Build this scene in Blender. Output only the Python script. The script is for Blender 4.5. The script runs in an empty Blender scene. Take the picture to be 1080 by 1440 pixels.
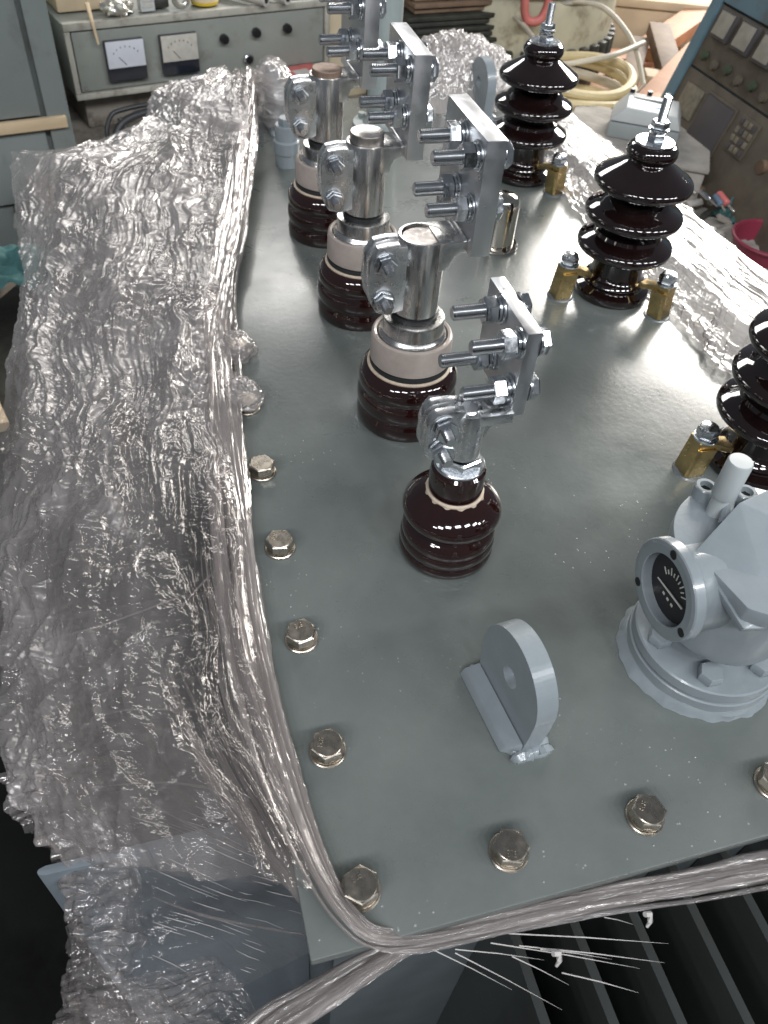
import bpy, bmesh, math, random
import numpy as np
from mathutils import Matrix, Vector

S = bpy.context.scene
random.seed(7)
# ------------------------------------------------------------------ camera
FPX = 1122.996                       # focal length in pixels of the 1080 x 1440 photograph
RM = np.array([[0.96394694, -0.25864218, 0.06253409],      # right
               [-0.14698394, -0.71344877, -0.68511793],    # down
               [0.22181526, 0.65122582, -0.72574301]])     # forward
CP = np.array([-0.06178, -0.16057, 0.52824])
cam = bpy.data.cameras.new('camera')
camo = bpy.data.objects.new('camera', cam)
S.collection.objects.link(camo)
camo.matrix_world = Matrix(((RM[0][0], -RM[1][0], -RM[2][0], CP[0]),
                            (RM[0][1], -RM[1][1], -RM[2][1], CP[1]),
                            (RM[0][2], -RM[1][2], -RM[2][2], CP[2]), (0, 0, 0, 1)))
cam.sensor_fit = 'VERTICAL'; cam.sensor_height = 24; cam.sensor_width = 24
cam.lens = 24 * FPX / 1440
cam.clip_start = 0.02; cam.clip_end = 100
cam.dof.use_dof = True; cam.dof.focus_distance = 0.66; cam.dof.aperture_fstop = 8.0
S.camera = camo


def ray(px, py):
    return RM.T @ np.array([(px - 540) / FPX, (py - 720) / FPX, 1.0])


def at(px, py, d):                   # point at depth d along the pixel's ray
    return CP + ray(px, py) * d


def gz(px, py, z=0.0):               # where the pixel's ray meets the level z
    r = ray(px, py)
    return CP + r * ((z - CP[2]) / r[2])


# ------------------------------------------------------------------ light
W = bpy.data.worlds.new('World'); S.world = W; W.use_nodes = True
bg = W.node_tree.nodes['Background']
bg.inputs[0].default_value = (0.80, 0.88, 1.0, 1); bg.inputs[1].default_value = 0.13


def area(name, loc, target, sx, sy, power, col=(1, 1, 1)):
    l = bpy.data.lights.new(name, 'AREA'); l.shape = 'RECTANGLE'; l.size = sx; l.size_y = sy
    l.energy = power; l.color = col
    o = bpy.data.objects.new(name, l); S.collection.objects.link(o)
    o.location = loc
    d = Vector(target) - Vector(loc)
    o.rotation_euler = d.to_track_quat('-Z', 'Y').to_euler()
    return o


# the bright hall door and windows beyond the right rear corner
area('hall_window', (5.2, 5.4, 2.7), (0.4, 0.6, 0), 3.4, 2.0, 660, (1.0, 0.95, 0.88))
area('hall_window', (0.9, 7.2, 3.7), (0.3, 0.6, 0), 3.2, 1.2, 150, (1.0, 0.97, 0.93))
# rows of roof lights over the hall
for i in range(8):
    area('roof_light', (-5.0 + 1.75 * i, -3.4, 4.3), (0.2, 0.5, 0), 0.95, 0.5, 72, (0.97, 0.98, 1.0))
S.view_settings.view_transform = 'Standard'
S.view_settings.look = 'None'
S.view_settings.exposure = 0.0
S.view_settings.gamma = 1.0
S.cycles.use_denoising = True
try:
    S.cycles.denoiser = 'OPENIMAGEDENOISE'
except Exception:
    pass
S.cycles.use_adaptive_sampling = True; S.cycles.adaptive_threshold = 0.02
S.cycles.max_bounces = 8; S.cycles.transparent_max_bounces = 24
S.cycles.glossy_bounces = 4; S.cycles.diffuse_bounces = 3
S.cycles.caustics_reflective = False; S.cycles.caustics_refractive = False
S.cycles.sample_clamp_indirect = 4.0


# ------------------------------------------------------------------ materials
def mat(name, col, rough=0.5, metal=0.0, var=0.0, vscale=30, bump=0.0, bscale=200, coat=0.0,
        rvar=0.0, dirt=None, dscale=12, dthr=(0.5, 0.65), stretch=None, spec=None):
    m = bpy.data.materials.new(name); m.use_nodes = True
    nt = m.node_tree; N = nt.nodes; L = nt.links
    b = N['Principled BSDF']
    b.inputs['Base Color'].default_value = (*col, 1)
    b.inputs['Roughness'].default_value = rough
    b.inputs['Metallic'].default_value = metal
    if coat:
        b.inputs['Coat Weight'].default_value = coat; b.inputs['Coat Roughness'].default_value = 0.06
    if spec is not None:
        b.inputs['Specular IOR Level'].default_value = spec
    tc = N.new('ShaderNodeTexCoord')
    src = tc.outputs['Object']
    if stretch:
        mp = N.new('ShaderNodeMapping'); mp.inputs['Scale'].default_value = stretch
        L.new(src, mp.inputs[0]); src = mp.outputs[0]

    def noise(sc, det=4, ro=0.6):
        n = N.new('ShaderNodeTexNoise'); n.inputs['Scale'].default_value = sc
        n.inputs['Detail'].default_value = det; n.inputs['Roughness'].default_value = ro
        L.new(src, n.inputs['Vector']); return n.outputs['Fac']
    cur = None
    if var:
        r = N.new('ShaderNodeMapRange'); L.new(noise(vscale), r.inputs[0])
        r.inputs[1].default_value = 0.3; r.inputs[2].default_value = 0.7
        r.inputs[3].default_value = 1 - var; r.inputs[4].default_value = 1 + var
        mx = N.new('ShaderNodeMix'); mx.data_type = 'RGBA'; mx.blend_type = 'MULTIPLY'
        mx.inputs[0].default_value = 1
        mx.inputs[6].default_value = (*col, 1); L.new(r.outputs[0], mx.inputs[7])
        cur = mx.outputs[2]
    if dirt:
        r = N.new('ShaderNodeMapRange'); L.new(noise(dscale, 6, 0.7), r.inputs[0])
        r.inputs[1].default_value = dthr[0]; r.inputs[2].default_value = dthr[1]
        mx = N.new('ShaderNodeMix'); mx.data_type = 'RGBA'
        L.new(r.outputs[0], mx.inputs[0])
        if cur: L.new(cur, mx.inputs[6])
        else: mx.inputs[6].default_value = (*col, 1)
        mx.inputs[7].default_value = (*dirt, 1); cur = mx.outputs[2]
    if cur: L.new(cur, b.inputs['Base Color'])
    if rvar:
        r = N.new('ShaderNodeMapRange'); L.new(noise(vscale * 1.7), r.inputs[0])
        r.inputs[1].default_value = 0.3; r.inputs[2].default_value = 0.7
        r.inputs[3].default_value = max(0.02, rough - rvar); r.inputs[4].default_value = rough + rvar
        L.new(r.outputs[0], b.inputs['Roughness'])
    if bump:
        bp = N.new('ShaderNodeBump'); bp.inputs['Strength'].default_value = 1.0
        bp.inputs['Distance'].default_value = bump
        L.new(noise(bscale, 3, 0.5), bp.inputs['Height']); L.new(bp.outputs[0], b.inputs['Normal'])
    return m


M = {}
M['light_paint'] = mat('light_grey_paint', (0.255, 0.292, 0.315), 0.30, var=.06, vscale=40, bump=.00012, bscale=260, coat=.25)
M['porcelain'] = mat('brown_glazed_porcelain', (0.015, 0.0040, 0.0036), 0.05, var=.2, vscale=45, bump=.00003, bscale=90, coat=1.0)
M['porcelain_d'] = mat('dark_glazed_porcelain', (0.009, 0.0038, 0.0038), 0.05, var=.2, vscale=45, bump=.00003, bscale=90, coat=1.0)
M['zinc'] = mat('bright_zinc_plate', (0.72, 0.75, 0.78), 0.2, 1.0, var=.08, vscale=150, rvar=.08)
M['thread'] = mat('zinc_thread', (0.66, 0.68, 0.70), 0.22, 1.0)
M['alu'] = mat('turned_tinned_brass', (0.72, 0.71, 0.69), 0.24, 1.0, var=.10, vscale=60, rvar=.08, stretch=(1, 1, .15))
M['cast_alu'] = mat('cast_aluminium', (0.74, 0.75, 0.76), 0.30, 1.0, var=.10, vscale=110, rvar=.08, bump=.00003, bscale=300)
M['palm'] = mat('palm_plate_alloy', (0.70, 0.71, 0.73), 0.34, 1.0, var=.05, vscale=40, rvar=.07)
M['stainless'] = mat('warm_stainless_bolt', (0.52, 0.47, 0.40), 0.30, 1.0, var=.16, vscale=70, rvar=.08)
M['nickel'] = mat('nickel_cap', (0.68, 0.64, 0.58), 0.12, 1.0, var=.05, vscale=60)
M['brass'] = mat('yellow_passivated_steel', (0.56, 0.42, 0.20), 0.32, 1.0, var=.16, vscale=110, rvar=.08, bump=.00002, bscale=200)
M['beige'] = mat('beige_ceramic', (0.40, 0.345, 0.31), 0.34, var=.08, vscale=90, bump=.00008, bscale=300, coat=.3)
M['cream_lip'] = mat('bare_cream_ceramic', (0.55, 0.46, 0.36), 0.6, var=.15, vscale=200)
M['rubber'] = mat('black_rubber', (0.015, 0.017, 0.018), 0.5, var=.2)
M['black'] = mat('black_plastic', (0.012, 0.012, 0.014), 0.35)
M['hole'] = mat('dark_recess', (0.01, 0.01, 0.01), 0.7)
M['rod'] = mat('tinned_copper_rod', (0.55, 0.51, 0.48), 0.34, 1.0, var=.12, vscale=120, rvar=.1)
M['rod_brown'] = mat('bare_copper_rod', (0.30, 0.22, 0.17), 0.5, 0.6, var=.2, vscale=120)
M['fin'] = mat('fin_grey_in_shade', (0.040, 0.044, 0.042), 0.38, var=.08, vscale=25, bump=.0002, bscale=60, coat=.2)  # near-black: the shade in the gaps is put into the fin colour
M['end_fin'] = mat('end_fin_grey_in_light', (0.17, 0.20, 0.225), 0.32, var=.08, vscale=25, coat=.2)  # same fin paint in a lighter copy, light put into its colour
M['tankpaint'] = mat('tank_grey_paint', (0.12, 0.14, 0.15), 0.3, var=.08, vscale=25, coat=.2)
M['pipe'] = mat('pipe_green_grey_paint', (0.30, 0.345, 0.34), 0.3, var=.06, vscale=30, bump=.0001, bscale=200, coat=.25)


def cover_material():
    m = bpy.data.materials.new('cover_grey_paint'); m.use_nodes = True
    nt = m.node_tree; N = nt.nodes; L = nt.links; b = N['Principled BSDF']
    tc = N.new('ShaderNodeTexCoord'); src = tc.outputs['Object']

    def noise(sc, det=4, ro=.6):
        n = N.new('ShaderNodeTexNoise'); n.inputs['Scale'].default_value = sc
        n.inputs['Detail'].default_value = det; n.inputs['Roughness'].default_value = ro
        L.new(src, n.inputs['Vector']); return n.outputs['Fac']

    def rng(x, a, b_, c, d):
        r = N.new('ShaderNodeMapRange'); L.new(x, r.inputs[0])
        for i, v in enumerate((a, b_, c, d)): r.inputs[i + 1].default_value = v
        return r.outputs[0]
    base = N.new('ShaderNodeMix'); base.data_type = 'RGBA'
    base.inputs[6].default_value = (0.118, 0.135, 0.128, 1); base.inputs[7].default_value = (0.148, 0.166, 0.158, 1)
    L.new(rng(noise(7, 6, .65), .35, .65, 0, 1), base.inputs[0])
    # settled dust and tiny paint nibs
    v = N.new('ShaderNodeTexVoronoi'); v.inputs['Scale'].default_value = 170; L.new(src, v.inputs['Vector'])
    sp = rng(v.outputs['Distance'], .06, .17, 1, 0)
    gate = rng(noise(7, 4, .6), .50, .62, 0, 1)
    rnd = N.new('ShaderNodeSeparateColor'); L.new(v.outputs['Color'], rnd.inputs[0])
    g2 = rng(rnd.outputs[0], .48, .50, 0, 1)
    mu = N.new('ShaderNodeMath'); mu.operation = 'MULTIPLY'; L.new(sp, mu.inputs[0]); L.new(gate, mu.inputs[1])
    mu2 = N.new('ShaderNodeMath'); mu2.operation = 'MULTIPLY'; L.new(mu.outputs[0], mu2.inputs[0]); L.new(g2, mu2.inputs[1])
    dust = N.new('ShaderNodeMix'); dust.data_type = 'RGBA'
    dust.inputs[7].default_value = (.42, .42, .40, 1)
    L.new(base.outputs[2], dust.inputs[6]); L.new(mu2.outputs[0], dust.inputs[0])
    L.new(dust.outputs[2], b.inputs['Base Color'])
    L.new(rng(noise(11, 6, .65), .3, .7, .22, .40), b.inputs['Roughness'])
    b.inputs['Coat Weight'].default_value = .25; b.inputs['Coat Roughness'].default_value = .16
    bp = N.new('ShaderNodeBump'); bp.inputs['Distance'].default_value = .00016; bp.inputs['Strength'].default_value = 1
    L.new(noise(160, 3, .55), bp.inputs['Height'])
    bp2 = N.new('ShaderNodeBump'); bp2.inputs['Distance'].default_value = .0012; bp2.inputs['Strength'].default_value = 1
    L.new(noise(6, 2, .5), bp2.inputs['Height']); L.new(bp.outputs[0], bp2.inputs['Normal'])
    bp3 = N.new('ShaderNodeBump'); bp3.inputs['Distance'].default_value = .0006; bp3.inputs['Strength'].default_value = 1
    L.new(mu2.outputs[0], bp3.inputs['Height']); L.new(bp2.outputs[0], bp3.inputs['Normal'])
    L.new(bp3.outputs[0], b.inputs['Normal'])
    return m


M['cover'] = cover_material()


def film_material(name, f0=0.05, f1=0.7, power=3.0, haze=0.3, tint=(0.93, 0.92, 0.92), rough=0.10, bscale=(60, 60, 60), bump=.002):
    """thin clear plastic: see-through, reflecting more toward grazing angles, milky where several layers lie together"""
    m = bpy.data.materials.new(name); m.use_nodes = True
    nt = m.node_tree; N = nt.nodes; L = nt.links
    for n in list(N): N.remove(n)
    out = N.new('ShaderNodeOutputMaterial')
    tc = N.new('ShaderNodeTexCoord'); mp = N.new('ShaderNodeMapping'); mp.inputs['Scale'].default_value = bscale
    L.new(tc.outputs['UV'], mp.inputs[0])
    no = N.new('ShaderNodeTexNoise'); no.inputs['Scale'].default_value = 1; no.inputs['Detail'].default_value = 4; no.inputs['Roughness'].default_value = .6
    L.new(mp.outputs[0], no.inputs['Vector'])
    bp = N.new('ShaderNodeBump'); bp.inputs['Distance'].default_value = bump; bp.inputs['Strength'].default_value = 1
    L.new(no.outputs['Fac'], bp.inputs['Height'])
    tr = N.new('ShaderNodeBsdfTransparent'); tr.inputs[0].default_value = (*tint, 1)
    gl = N.new('ShaderNodeBsdfGlossy'); gl.inputs['Roughness'].default_value = rough
    gl.inputs[0].default_value = (1, .985, .975, 1); L.new(bp.outputs[0], gl.inputs['Normal'])
    df = N.new('ShaderNodeBsdfDiffuse'); df.inputs[0].default_value = (.74, .70, .69, 1); L.new(bp.outputs[0], df.inputs['Normal'])
    tl = N.new('ShaderNodeBsdfTranslucent'); tl.inputs[0].default_value = (.74, .70, .69, 1); L.new(bp.outputs[0], tl.inputs['Normal'])
    dd = N.new('ShaderNodeMixShader'); dd.inputs[0].default_value = .5
    L.new(df.outputs[0], dd.inputs[1]); L.new(tl.outputs[0], dd.inputs[2])
    at_ = N.new('ShaderNodeAttribute'); at_.attribute_name = 'layers'
    hz = N.new('ShaderNodeMath'); hz.operation = 'MULTIPLY'; hz.inputs[1].default_value = haze; hz.use_clamp = True
    L.new(at_.outputs['Fac'], hz.inputs[0])
    m1 = N.new('ShaderNodeMixShader')
    L.new(hz.outputs[0], m1.inputs[0]); L.new(tr.outputs[0], m1.inputs[1]); L.new(dd.outputs[0], m1.inputs[2])
    lw = N.new('ShaderNodeLayerWeight'); lw.inputs[0].default_value = .5; L.new(bp.outputs[0], lw.inputs['Normal'])
    pw = N.new('ShaderNodeMath'); pw.operation = 'POWER'; pw.inputs[1].default_value = power; L.new(lw.outputs['Facing'], pw.inputs[0])
    fr = N.new('ShaderNodeMapRange'); L.new(pw.outputs[0], fr.inputs[0]); fr.inputs[3].default_value = f0; fr.inputs[4].default_value = f1
    la = N.new('ShaderNodeMapRange'); L.new(at_.outputs['Fac'], la.inputs[0]); la.inputs[2].default_value = 1.0; la.inputs[3].default_value = .60; la.inputs[4].default_value = 1.0
    fm = N.new('ShaderNodeMath'); fm.operation = 'MULTIPLY'; L.new(fr.outputs[0], fm.inputs[0]); L.new(la.outputs[0], fm.inputs[1])
    m2 = N.new('ShaderNodeMixShader'); L.new(fm.outputs[0], m2.inputs[0])
    L.new(m1.outputs[0], m2.inputs[1]); L.new(gl.outputs[0], m2.inputs[2])
    L.new(m2.outputs[0], out.inputs[0])
    return m


M['film'] = film_material('crumpled_stretch_film', .07, .64, 2.2, .44, (.90, .885, .88), .11, (70, 100, 1), .0026)
M['film_in'] = film_material('inner_stretch_film', .05, .5, 2.6, .42, (.78, .76, .755), .16, (40, 30, 1), .003)
M['film_hem'] = film_material('rolled_film_hem', .06, .6, 2.2, .36, (.86, .835, .82), .14, (160, 9, 1), .0014)
M['film_clear'] = film_material('taut_clear_film', .09, .8, 2.4, .04, (.96, .96, .96), .07, (7, 130, 1), .0022)
M['film_white'] = film_material('bright_film', .12, .7, 2.0, .62, (.92, .91, .90), .2, (90, 14, 1), .0016)
M['strand'] = mat('film_strand_and_glint', (.62, .60, .58), .22, coat=.6)  # film threads, and the painted glints on the skirt


# ------------------------------------------------------------------ mesh helpers
class MB:
    def __init__(self):
        self.v = []; self.f = []

    def add(self, vs, fs):
        o = len(self.v)
        self.v += [tuple(float(c) for c in p) for p in vs]
        self.f += [tuple(i + o for i in f) for f in fs]
        return self

    def lathe(self, prof, c=(0, 0, 0), axis='z', n=48, cap=True):
        vs = []; fs = []
        for r, z in prof:
            for i in range(n):
                a = 2 * math.pi * i / n
                vs.append((r * math.cos(a), r * math.sin(a), z))
        k = len(prof)
        for j in range(k - 1):
            for i in range(n):
                i2 = (i + 1) % n
                fs.append((j * n + i, j * n + i2, (j + 1) * n + i2, (j + 1) * n + i))
        if cap:
            fs.append(tuple(range(n))[::-1]); fs.append(tuple((k - 1) * n + i for i in range(n)))
        return self.add(orient(vs, axis, c), fs)

    def cyl(self, r, h, c=(0, 0, 0), axis='z', n=24, bev=0.0):
        if bev:
            return self.lathe([(r - bev, 0), (r, bev), (r, h - bev), (r - bev, h)], c, axis, n)
        return self.lathe([(r, 0), (r, h)], c, axis, n)

    def thread(self, r, h, c, axis, pitch=.0015, n=20):
        prof = [(r * .8, 0)]
        k = max(2, int(h / pitch)); z = .0008
        for i in range(k):
            z0 = .0008 + (h - .0016) * i / k; dz = (h - .0016) / k
            prof += [(r * .9, z0), (r, z0 + dz * .5)]
        prof += [(r * .8, h)]
        return self.lathe(prof, c, axis, n)

    def hexn(self, af, h, c=(0, 0, 0), axis='z', ch=.0012, rot=0.0):
        """hex nut or head with chamfered corners"""
        R_ = af / math.sqrt(3); vs = []; fs = []
        for rr, z in ((R_ * .93, 0), (R_, ch), (R_, h - ch), (R_ * .92, h)):
            for i in range(6):
                a = math.pi / 3 * i + rot
                vs.append((rr * math.cos(a), rr * math.sin(a), z))
        for j in range(3):
            for i in range(6):
                fs.append((j * 6 + i, j * 6 + (i + 1) % 6, j * 6 + 6 + (i + 1) % 6, j * 6 + 6 + i))
        fs.append((5, 4, 3, 2, 1, 0)); fs.append((18, 19, 20, 21, 22, 23))
        return self.add(orient(vs, axis, c), fs)

    def box(self, lo, hi, bev=0.0):
        bm = bmesh.new()
        bmesh.ops.create_cube(bm, size=1)
        for v in bm.verts:
            v.co = Vector([lo[i] + (v.co[i] + .5) * (hi[i] - lo[i]) for i in range(3)])
        if bev:
            bmesh.ops.bevel(bm, geom=list(bm.edges), offset=bev, segments=2, profile=.6, affect='EDGES')
        return self.addbm(bm)

    def addbm(self, bm):
        bm.verts.ensure_lookup_table(); bm.verts.index_update()
        self.add([v.co[:] for v in bm.verts], [[v.index for v in f.verts] for f in bm.faces])
        bm.free(); return self

    def prism(self, poly, h, fn, bev=0.0):
        """extrude a 2-D polygon; fn(u, v, w) -> xyz, w from 0 to h"""
        bm = bmesh.new()
        a = [bm.verts.new(fn(u, v, 0)) for u, v in poly]
        b = [bm.verts.new(fn(u, v, h)) for u, v in poly]
        bm.faces.new(a[::-1]); bm.faces.new(b)
        n = len(poly)
        for i in range(n):
            bm.faces.new((a[i], a[(i + 1) % n], b[(i + 1) % n], b[i]))
        bmesh.ops.recalc_face_normals(bm, faces=bm.faces)
        if bev:
            es = [e for e in bm.edges if e.calc_face_angle(0) > .6]
            bmesh.ops.bevel(bm, geom=es, offset=bev, segments=2, profile=.6, affect='EDGES')
        return self.addbm(bm)

    def hull(self, pts, bev=0.0):
        bm = bmesh.new()
        for q in pts: bm.verts.new(q)
        bmesh.ops.convex_hull(bm, input=bm.verts)
        bmesh.ops.dissolve_limit(bm, angle_limit=.05, verts=bm.verts, edges=bm.edges)
        if bev: bmesh.ops.bevel(bm, geom=list(bm.edges), offset=bev, segments=2, profile=.6, affect='EDGES')
        return self.addbm(bm)

    def tube(self, pts, r, n=10, cap=True):
        pts = [Vector(q) for q in pts]; k = len(pts)
        rs = r if isinstance(r, (list, tuple)) else [r] * k
        vs = []; fs = []; up = Vector((.13, .21, .97))
        for i, q in enumerate(pts):
            t = (pts[min(i + 1, k - 1)] - pts[max(i - 1, 0)]).normalized()
            a = t.cross(up)
            if a.length < 1e-4: a = t.cross(Vector((1, 0, 0)))
            a.normalize(); b = a.cross(t).normalized()
            for j in range(n):
                w = 2 * math.pi * j / n
                vs.append(q + (a * math.cos(w) + b * math.sin(w)) * rs[i])
        for i in range(k - 1):
            for j in range(n):
                fs.append((i * n + j, i * n + (j + 1) % n, (i + 1) * n + (j + 1) % n, (i + 1) * n + j))
        if cap: fs.append(tuple(range(n))[::-1]); fs.append(tuple((k - 1) * n + j for j in range(n)))
        return self.add(vs, fs)

    def torus(self, R_, r, c=(0, 0, 0), axis='z', n=48, m=10):
        vs = []; fs = []
        for i in range(n):
            a = 2 * math.pi * i / n
            for j in range(m):
                b = 2 * math.pi * j / m; q = R_ + r * math.cos(b)
                vs.append((q * math.cos(a), q * math.sin(a), r * math.sin(b)))
        for i in range(n):
            for j in range(m):
                fs.append((i * m + j, ((i + 1) % n) * m + j, ((i + 1) % n) * m + (j + 1) % m, i * m + (j + 1) % m))
        return self.add(orient(vs, axis, c), fs)

    def mesh(self, name, sharp=35):
        me = bpy.data.meshes.new(name)
        me.from_pydata(self.v, [], self.f)
        bm = bmesh.new(); bm.from_mesh(me); bmesh.ops.recalc_face_normals(bm, faces=bm.faces); bm.to_mesh(me); bm.free()
        me.shade_smooth(); me.set_sharp_from_angle(angle=math.radians(sharp))
        return me

    def build(self, name, m, parent=None, label=None, sharp=35):
        me = self.mesh(name, sharp); me.materials.append(M[m] if isinstance(m, str) else m)
        return link(name, me, parent, label)


def orient(vs, axis, c):
    o = []
    for x, y, z in vs:
        if axis == 'z': q = (x, y, z)
        elif axis == 'x': q = (z, x, y)
        elif axis == '-x': q = (-z, y, x)
        elif axis == 'y': q = (y, z, x)
        elif axis == '-y': q = (x, -z, y)
        elif axis == '-z': q = (y, x, -z)
        o.append((q[0] + c[0], q[1] + c[1], q[2] + c[2]))
    return o


def link(name, me, parent=None, label=None):
    o = bpy.data.objects.new(name, me); S.collection.objects.link(o)
    if parent is not None: o.parent = parent
    if label: o['label'] = label
    return o


def thing(name, label, cat, loc=(0, 0, 0), rz=0.0, group=None):
    o = bpy.data.objects.new(name, None); S.collection.objects.link(o)
    o.empty_display_size = .02
    o.location = loc; o.rotation_euler = (0, 0, rz)
    return tag(o, label, cat, group)


def tag(o, label, cat, group=None, kind=None):
    o['label'] = label; o['category'] = cat
    if group: o['group'] = group
    if kind: o['kind'] = kind
    return o


def dup(root, loc, rz, label):
    def rec(o, par):
        c = o.copy(); S.collection.objects.link(c); c.parent = par
        for ch in kids.get(o.name, []): rec(ch, c)
        return c
    kids = {}
    for o in list(S.collection.objects):
        if o.parent: kids.setdefault(o.parent.name, []).append(o)
    r = rec(root, None)
    r.location = loc; r.rotation_euler = (0, 0, rz); r['label'] = label
    return r


# value noise on numpy grids, for the film
def vnoise(x, y, seed):
    xi = np.floor(x).astype(np.int64); yi = np.floor(y).astype(np.int64)
    xf = x - xi; yf = y - yi
    u = xf * xf * xf * (xf * (xf * 6 - 15) + 10); v = yf * yf * yf * (yf * (yf * 6 - 15) + 10)

    def h(a, b):
        n = (a * 374761393 + b * 668265263 + seed * 1274126177) & 0x7fffffff
        n = ((n ^ (n >> 13)) * 1274126177) & 0x7fffffff
        n = n ^ (n >> 16)
        return (n & 0xffff) / 32767.5 - 1
    return (h(xi, yi) * (1 - u) + h(xi + 1, yi) * u) * (1 - v) + (h(xi, yi + 1) * (1 - u) + h(xi + 1, yi + 1) * u) * v


def ridge(x, y, seed, oct=3):
    s = 0; a = 1; t = 0
    for k in range(oct):
        s = s + a * (1 - 2 * np.abs(vnoise(x * 2 ** k, y * 2 ** k, seed + k * 17))); t += a; a *= .5
    return s / t


def fbm(x, y, seed, oct=4):
    s = 0; a = 1; t = 0
    for k in range(oct):
        s = s + a * vnoise(x * 2 ** k, y * 2 ** k, seed + k * 31); t += a; a *= .5
    return s / t


def grid_object(name, P, m, parent=None, keep=None, uv=None, layers=None):
    """P: (rows, cols, 3) array -> a smooth grid mesh; keep: bool per cell"""
    r, c, _ = P.shape
    idx = np.arange(r * c).reshape(r, c)
    q = np.stack([idx[:-1, :-1], idx[:-1, 1:], idx[1:, 1:], idx[1:, :-1]], -1)
    if keep is not None: q = q[keep]
    q = q.reshape(-1, 4)
    used = np.unique(q); remap = -np.ones(r * c, int); remap[used] = np.arange(len(used))
    V = P.reshape(-1, 3)[used]; F = remap[q]
    me = bpy.data.meshes.new(name)
    me.vertices.add(len(V)); me.vertices.foreach_set('co', V.astype(np.float32).ravel())
    me.loops.add(F.size); me.loops.foreach_set('vertex_index', F.astype(np.int32).ravel())
    me.polygons.add(len(F)); me.polygons.foreach_set('loop_start', np.arange(0, F.size, 4, dtype=np.int32))
    me.update(calc_edges=True); me.validate()
    if uv is not None:
        l = me.uv_layers.new(name='UVMap')
        l.data.foreach_set('uv', uv.reshape(-1, 2)[used][F.ravel()].astype(np.float32).ravel())
    if layers is not None or m.startswith('film'):
        at_ = me.attributes.new('layers', 'FLOAT', 'POINT')
        lv = np.ones(len(used)) if layers is None else layers.reshape(-1)[used]
        at_.data.foreach_set('value', lv.astype(np.float32))
    me.shade_smooth(); me.materials.append(M[m])
    return link(name, me, parent)


def normals(P):
    du = np.gradient(P, axis=1); dv = np.gradient(P, axis=0)
    n = np.cross(du, dv); n /= np.linalg.norm(n, axis=2, keepdims=True) + 1e-12
    n[n[..., 2] < 0] *= -1
    return n


# ------------------------------------------------------------------ transformer tank: cover, walls, fins, lugs
PX0, PX1, PY0, PY1, PT = -.0378, .66, -.0315, 1.30, .010
tank = thing('transformer_tank', 'grey painted transformer tank with flat bolted cover and thin cooling fins', 'transformer', (.31, .635, -.9))


def tb(mb, name, m, label=None, parent=None):       # tank parts are laid out in world space
    o = mb.build(name, m, parent or tank, label)
    if parent is None: o.matrix_parent_inverse = Matrix.Translation((-.31, -.635, .9))
    return o


mb = MB()
bm = bmesh.new(); bmesh.ops.create_cube(bm, size=1)
for v in bm.verts:
    v.co = Vector((PX0 + (v.co.x + .5) * (PX1 - PX0), PY0 + (v.co.y + .5) * (PY1 - PY0), -PT + (v.co.z + .5) * PT))
bmesh.ops.bevel(bm, geom=list(bm.edges), offset=.0012, segments=2, profile=.5, affect='EDGES')
mb.addbm(bm)
tb(mb, 'cover_plate', 'cover', 'flat grey painted steel cover plate with glossy dusty paint')
tb(MB().box((-.030, -.024, -.026), (.652, 1.292, -.0125), .002), 'tank_flange', 'tankpaint')
tb(MB().box((-.018, -.010, -.85), (.640, 1.280, -.027), .003), 'tank_wall', 'tankpaint')
tb(MB().box((-.02, -.012, -.9), (.642, 1.282, -.852), .004), 'base_frame', 'tankpaint')


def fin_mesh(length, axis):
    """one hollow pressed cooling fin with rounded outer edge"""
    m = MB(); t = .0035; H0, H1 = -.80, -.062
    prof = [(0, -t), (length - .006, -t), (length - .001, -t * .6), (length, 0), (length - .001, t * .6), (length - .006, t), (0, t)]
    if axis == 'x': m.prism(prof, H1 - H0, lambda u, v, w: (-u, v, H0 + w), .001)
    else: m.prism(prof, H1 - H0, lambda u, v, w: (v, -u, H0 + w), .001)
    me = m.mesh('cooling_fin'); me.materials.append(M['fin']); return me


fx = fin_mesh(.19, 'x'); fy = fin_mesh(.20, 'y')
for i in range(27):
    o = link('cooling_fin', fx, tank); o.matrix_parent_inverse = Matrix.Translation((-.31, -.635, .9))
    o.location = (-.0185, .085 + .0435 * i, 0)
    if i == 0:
        o.data = fx.copy(); o.data.materials[0] = M['end_fin']; o['label'] = 'blue grey end fin facing the camera, coloured as lit'
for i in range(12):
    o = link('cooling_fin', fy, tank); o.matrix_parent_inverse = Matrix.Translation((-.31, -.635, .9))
    o.location = (.1035 + .0435 * i, -.0105, 0)


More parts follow.
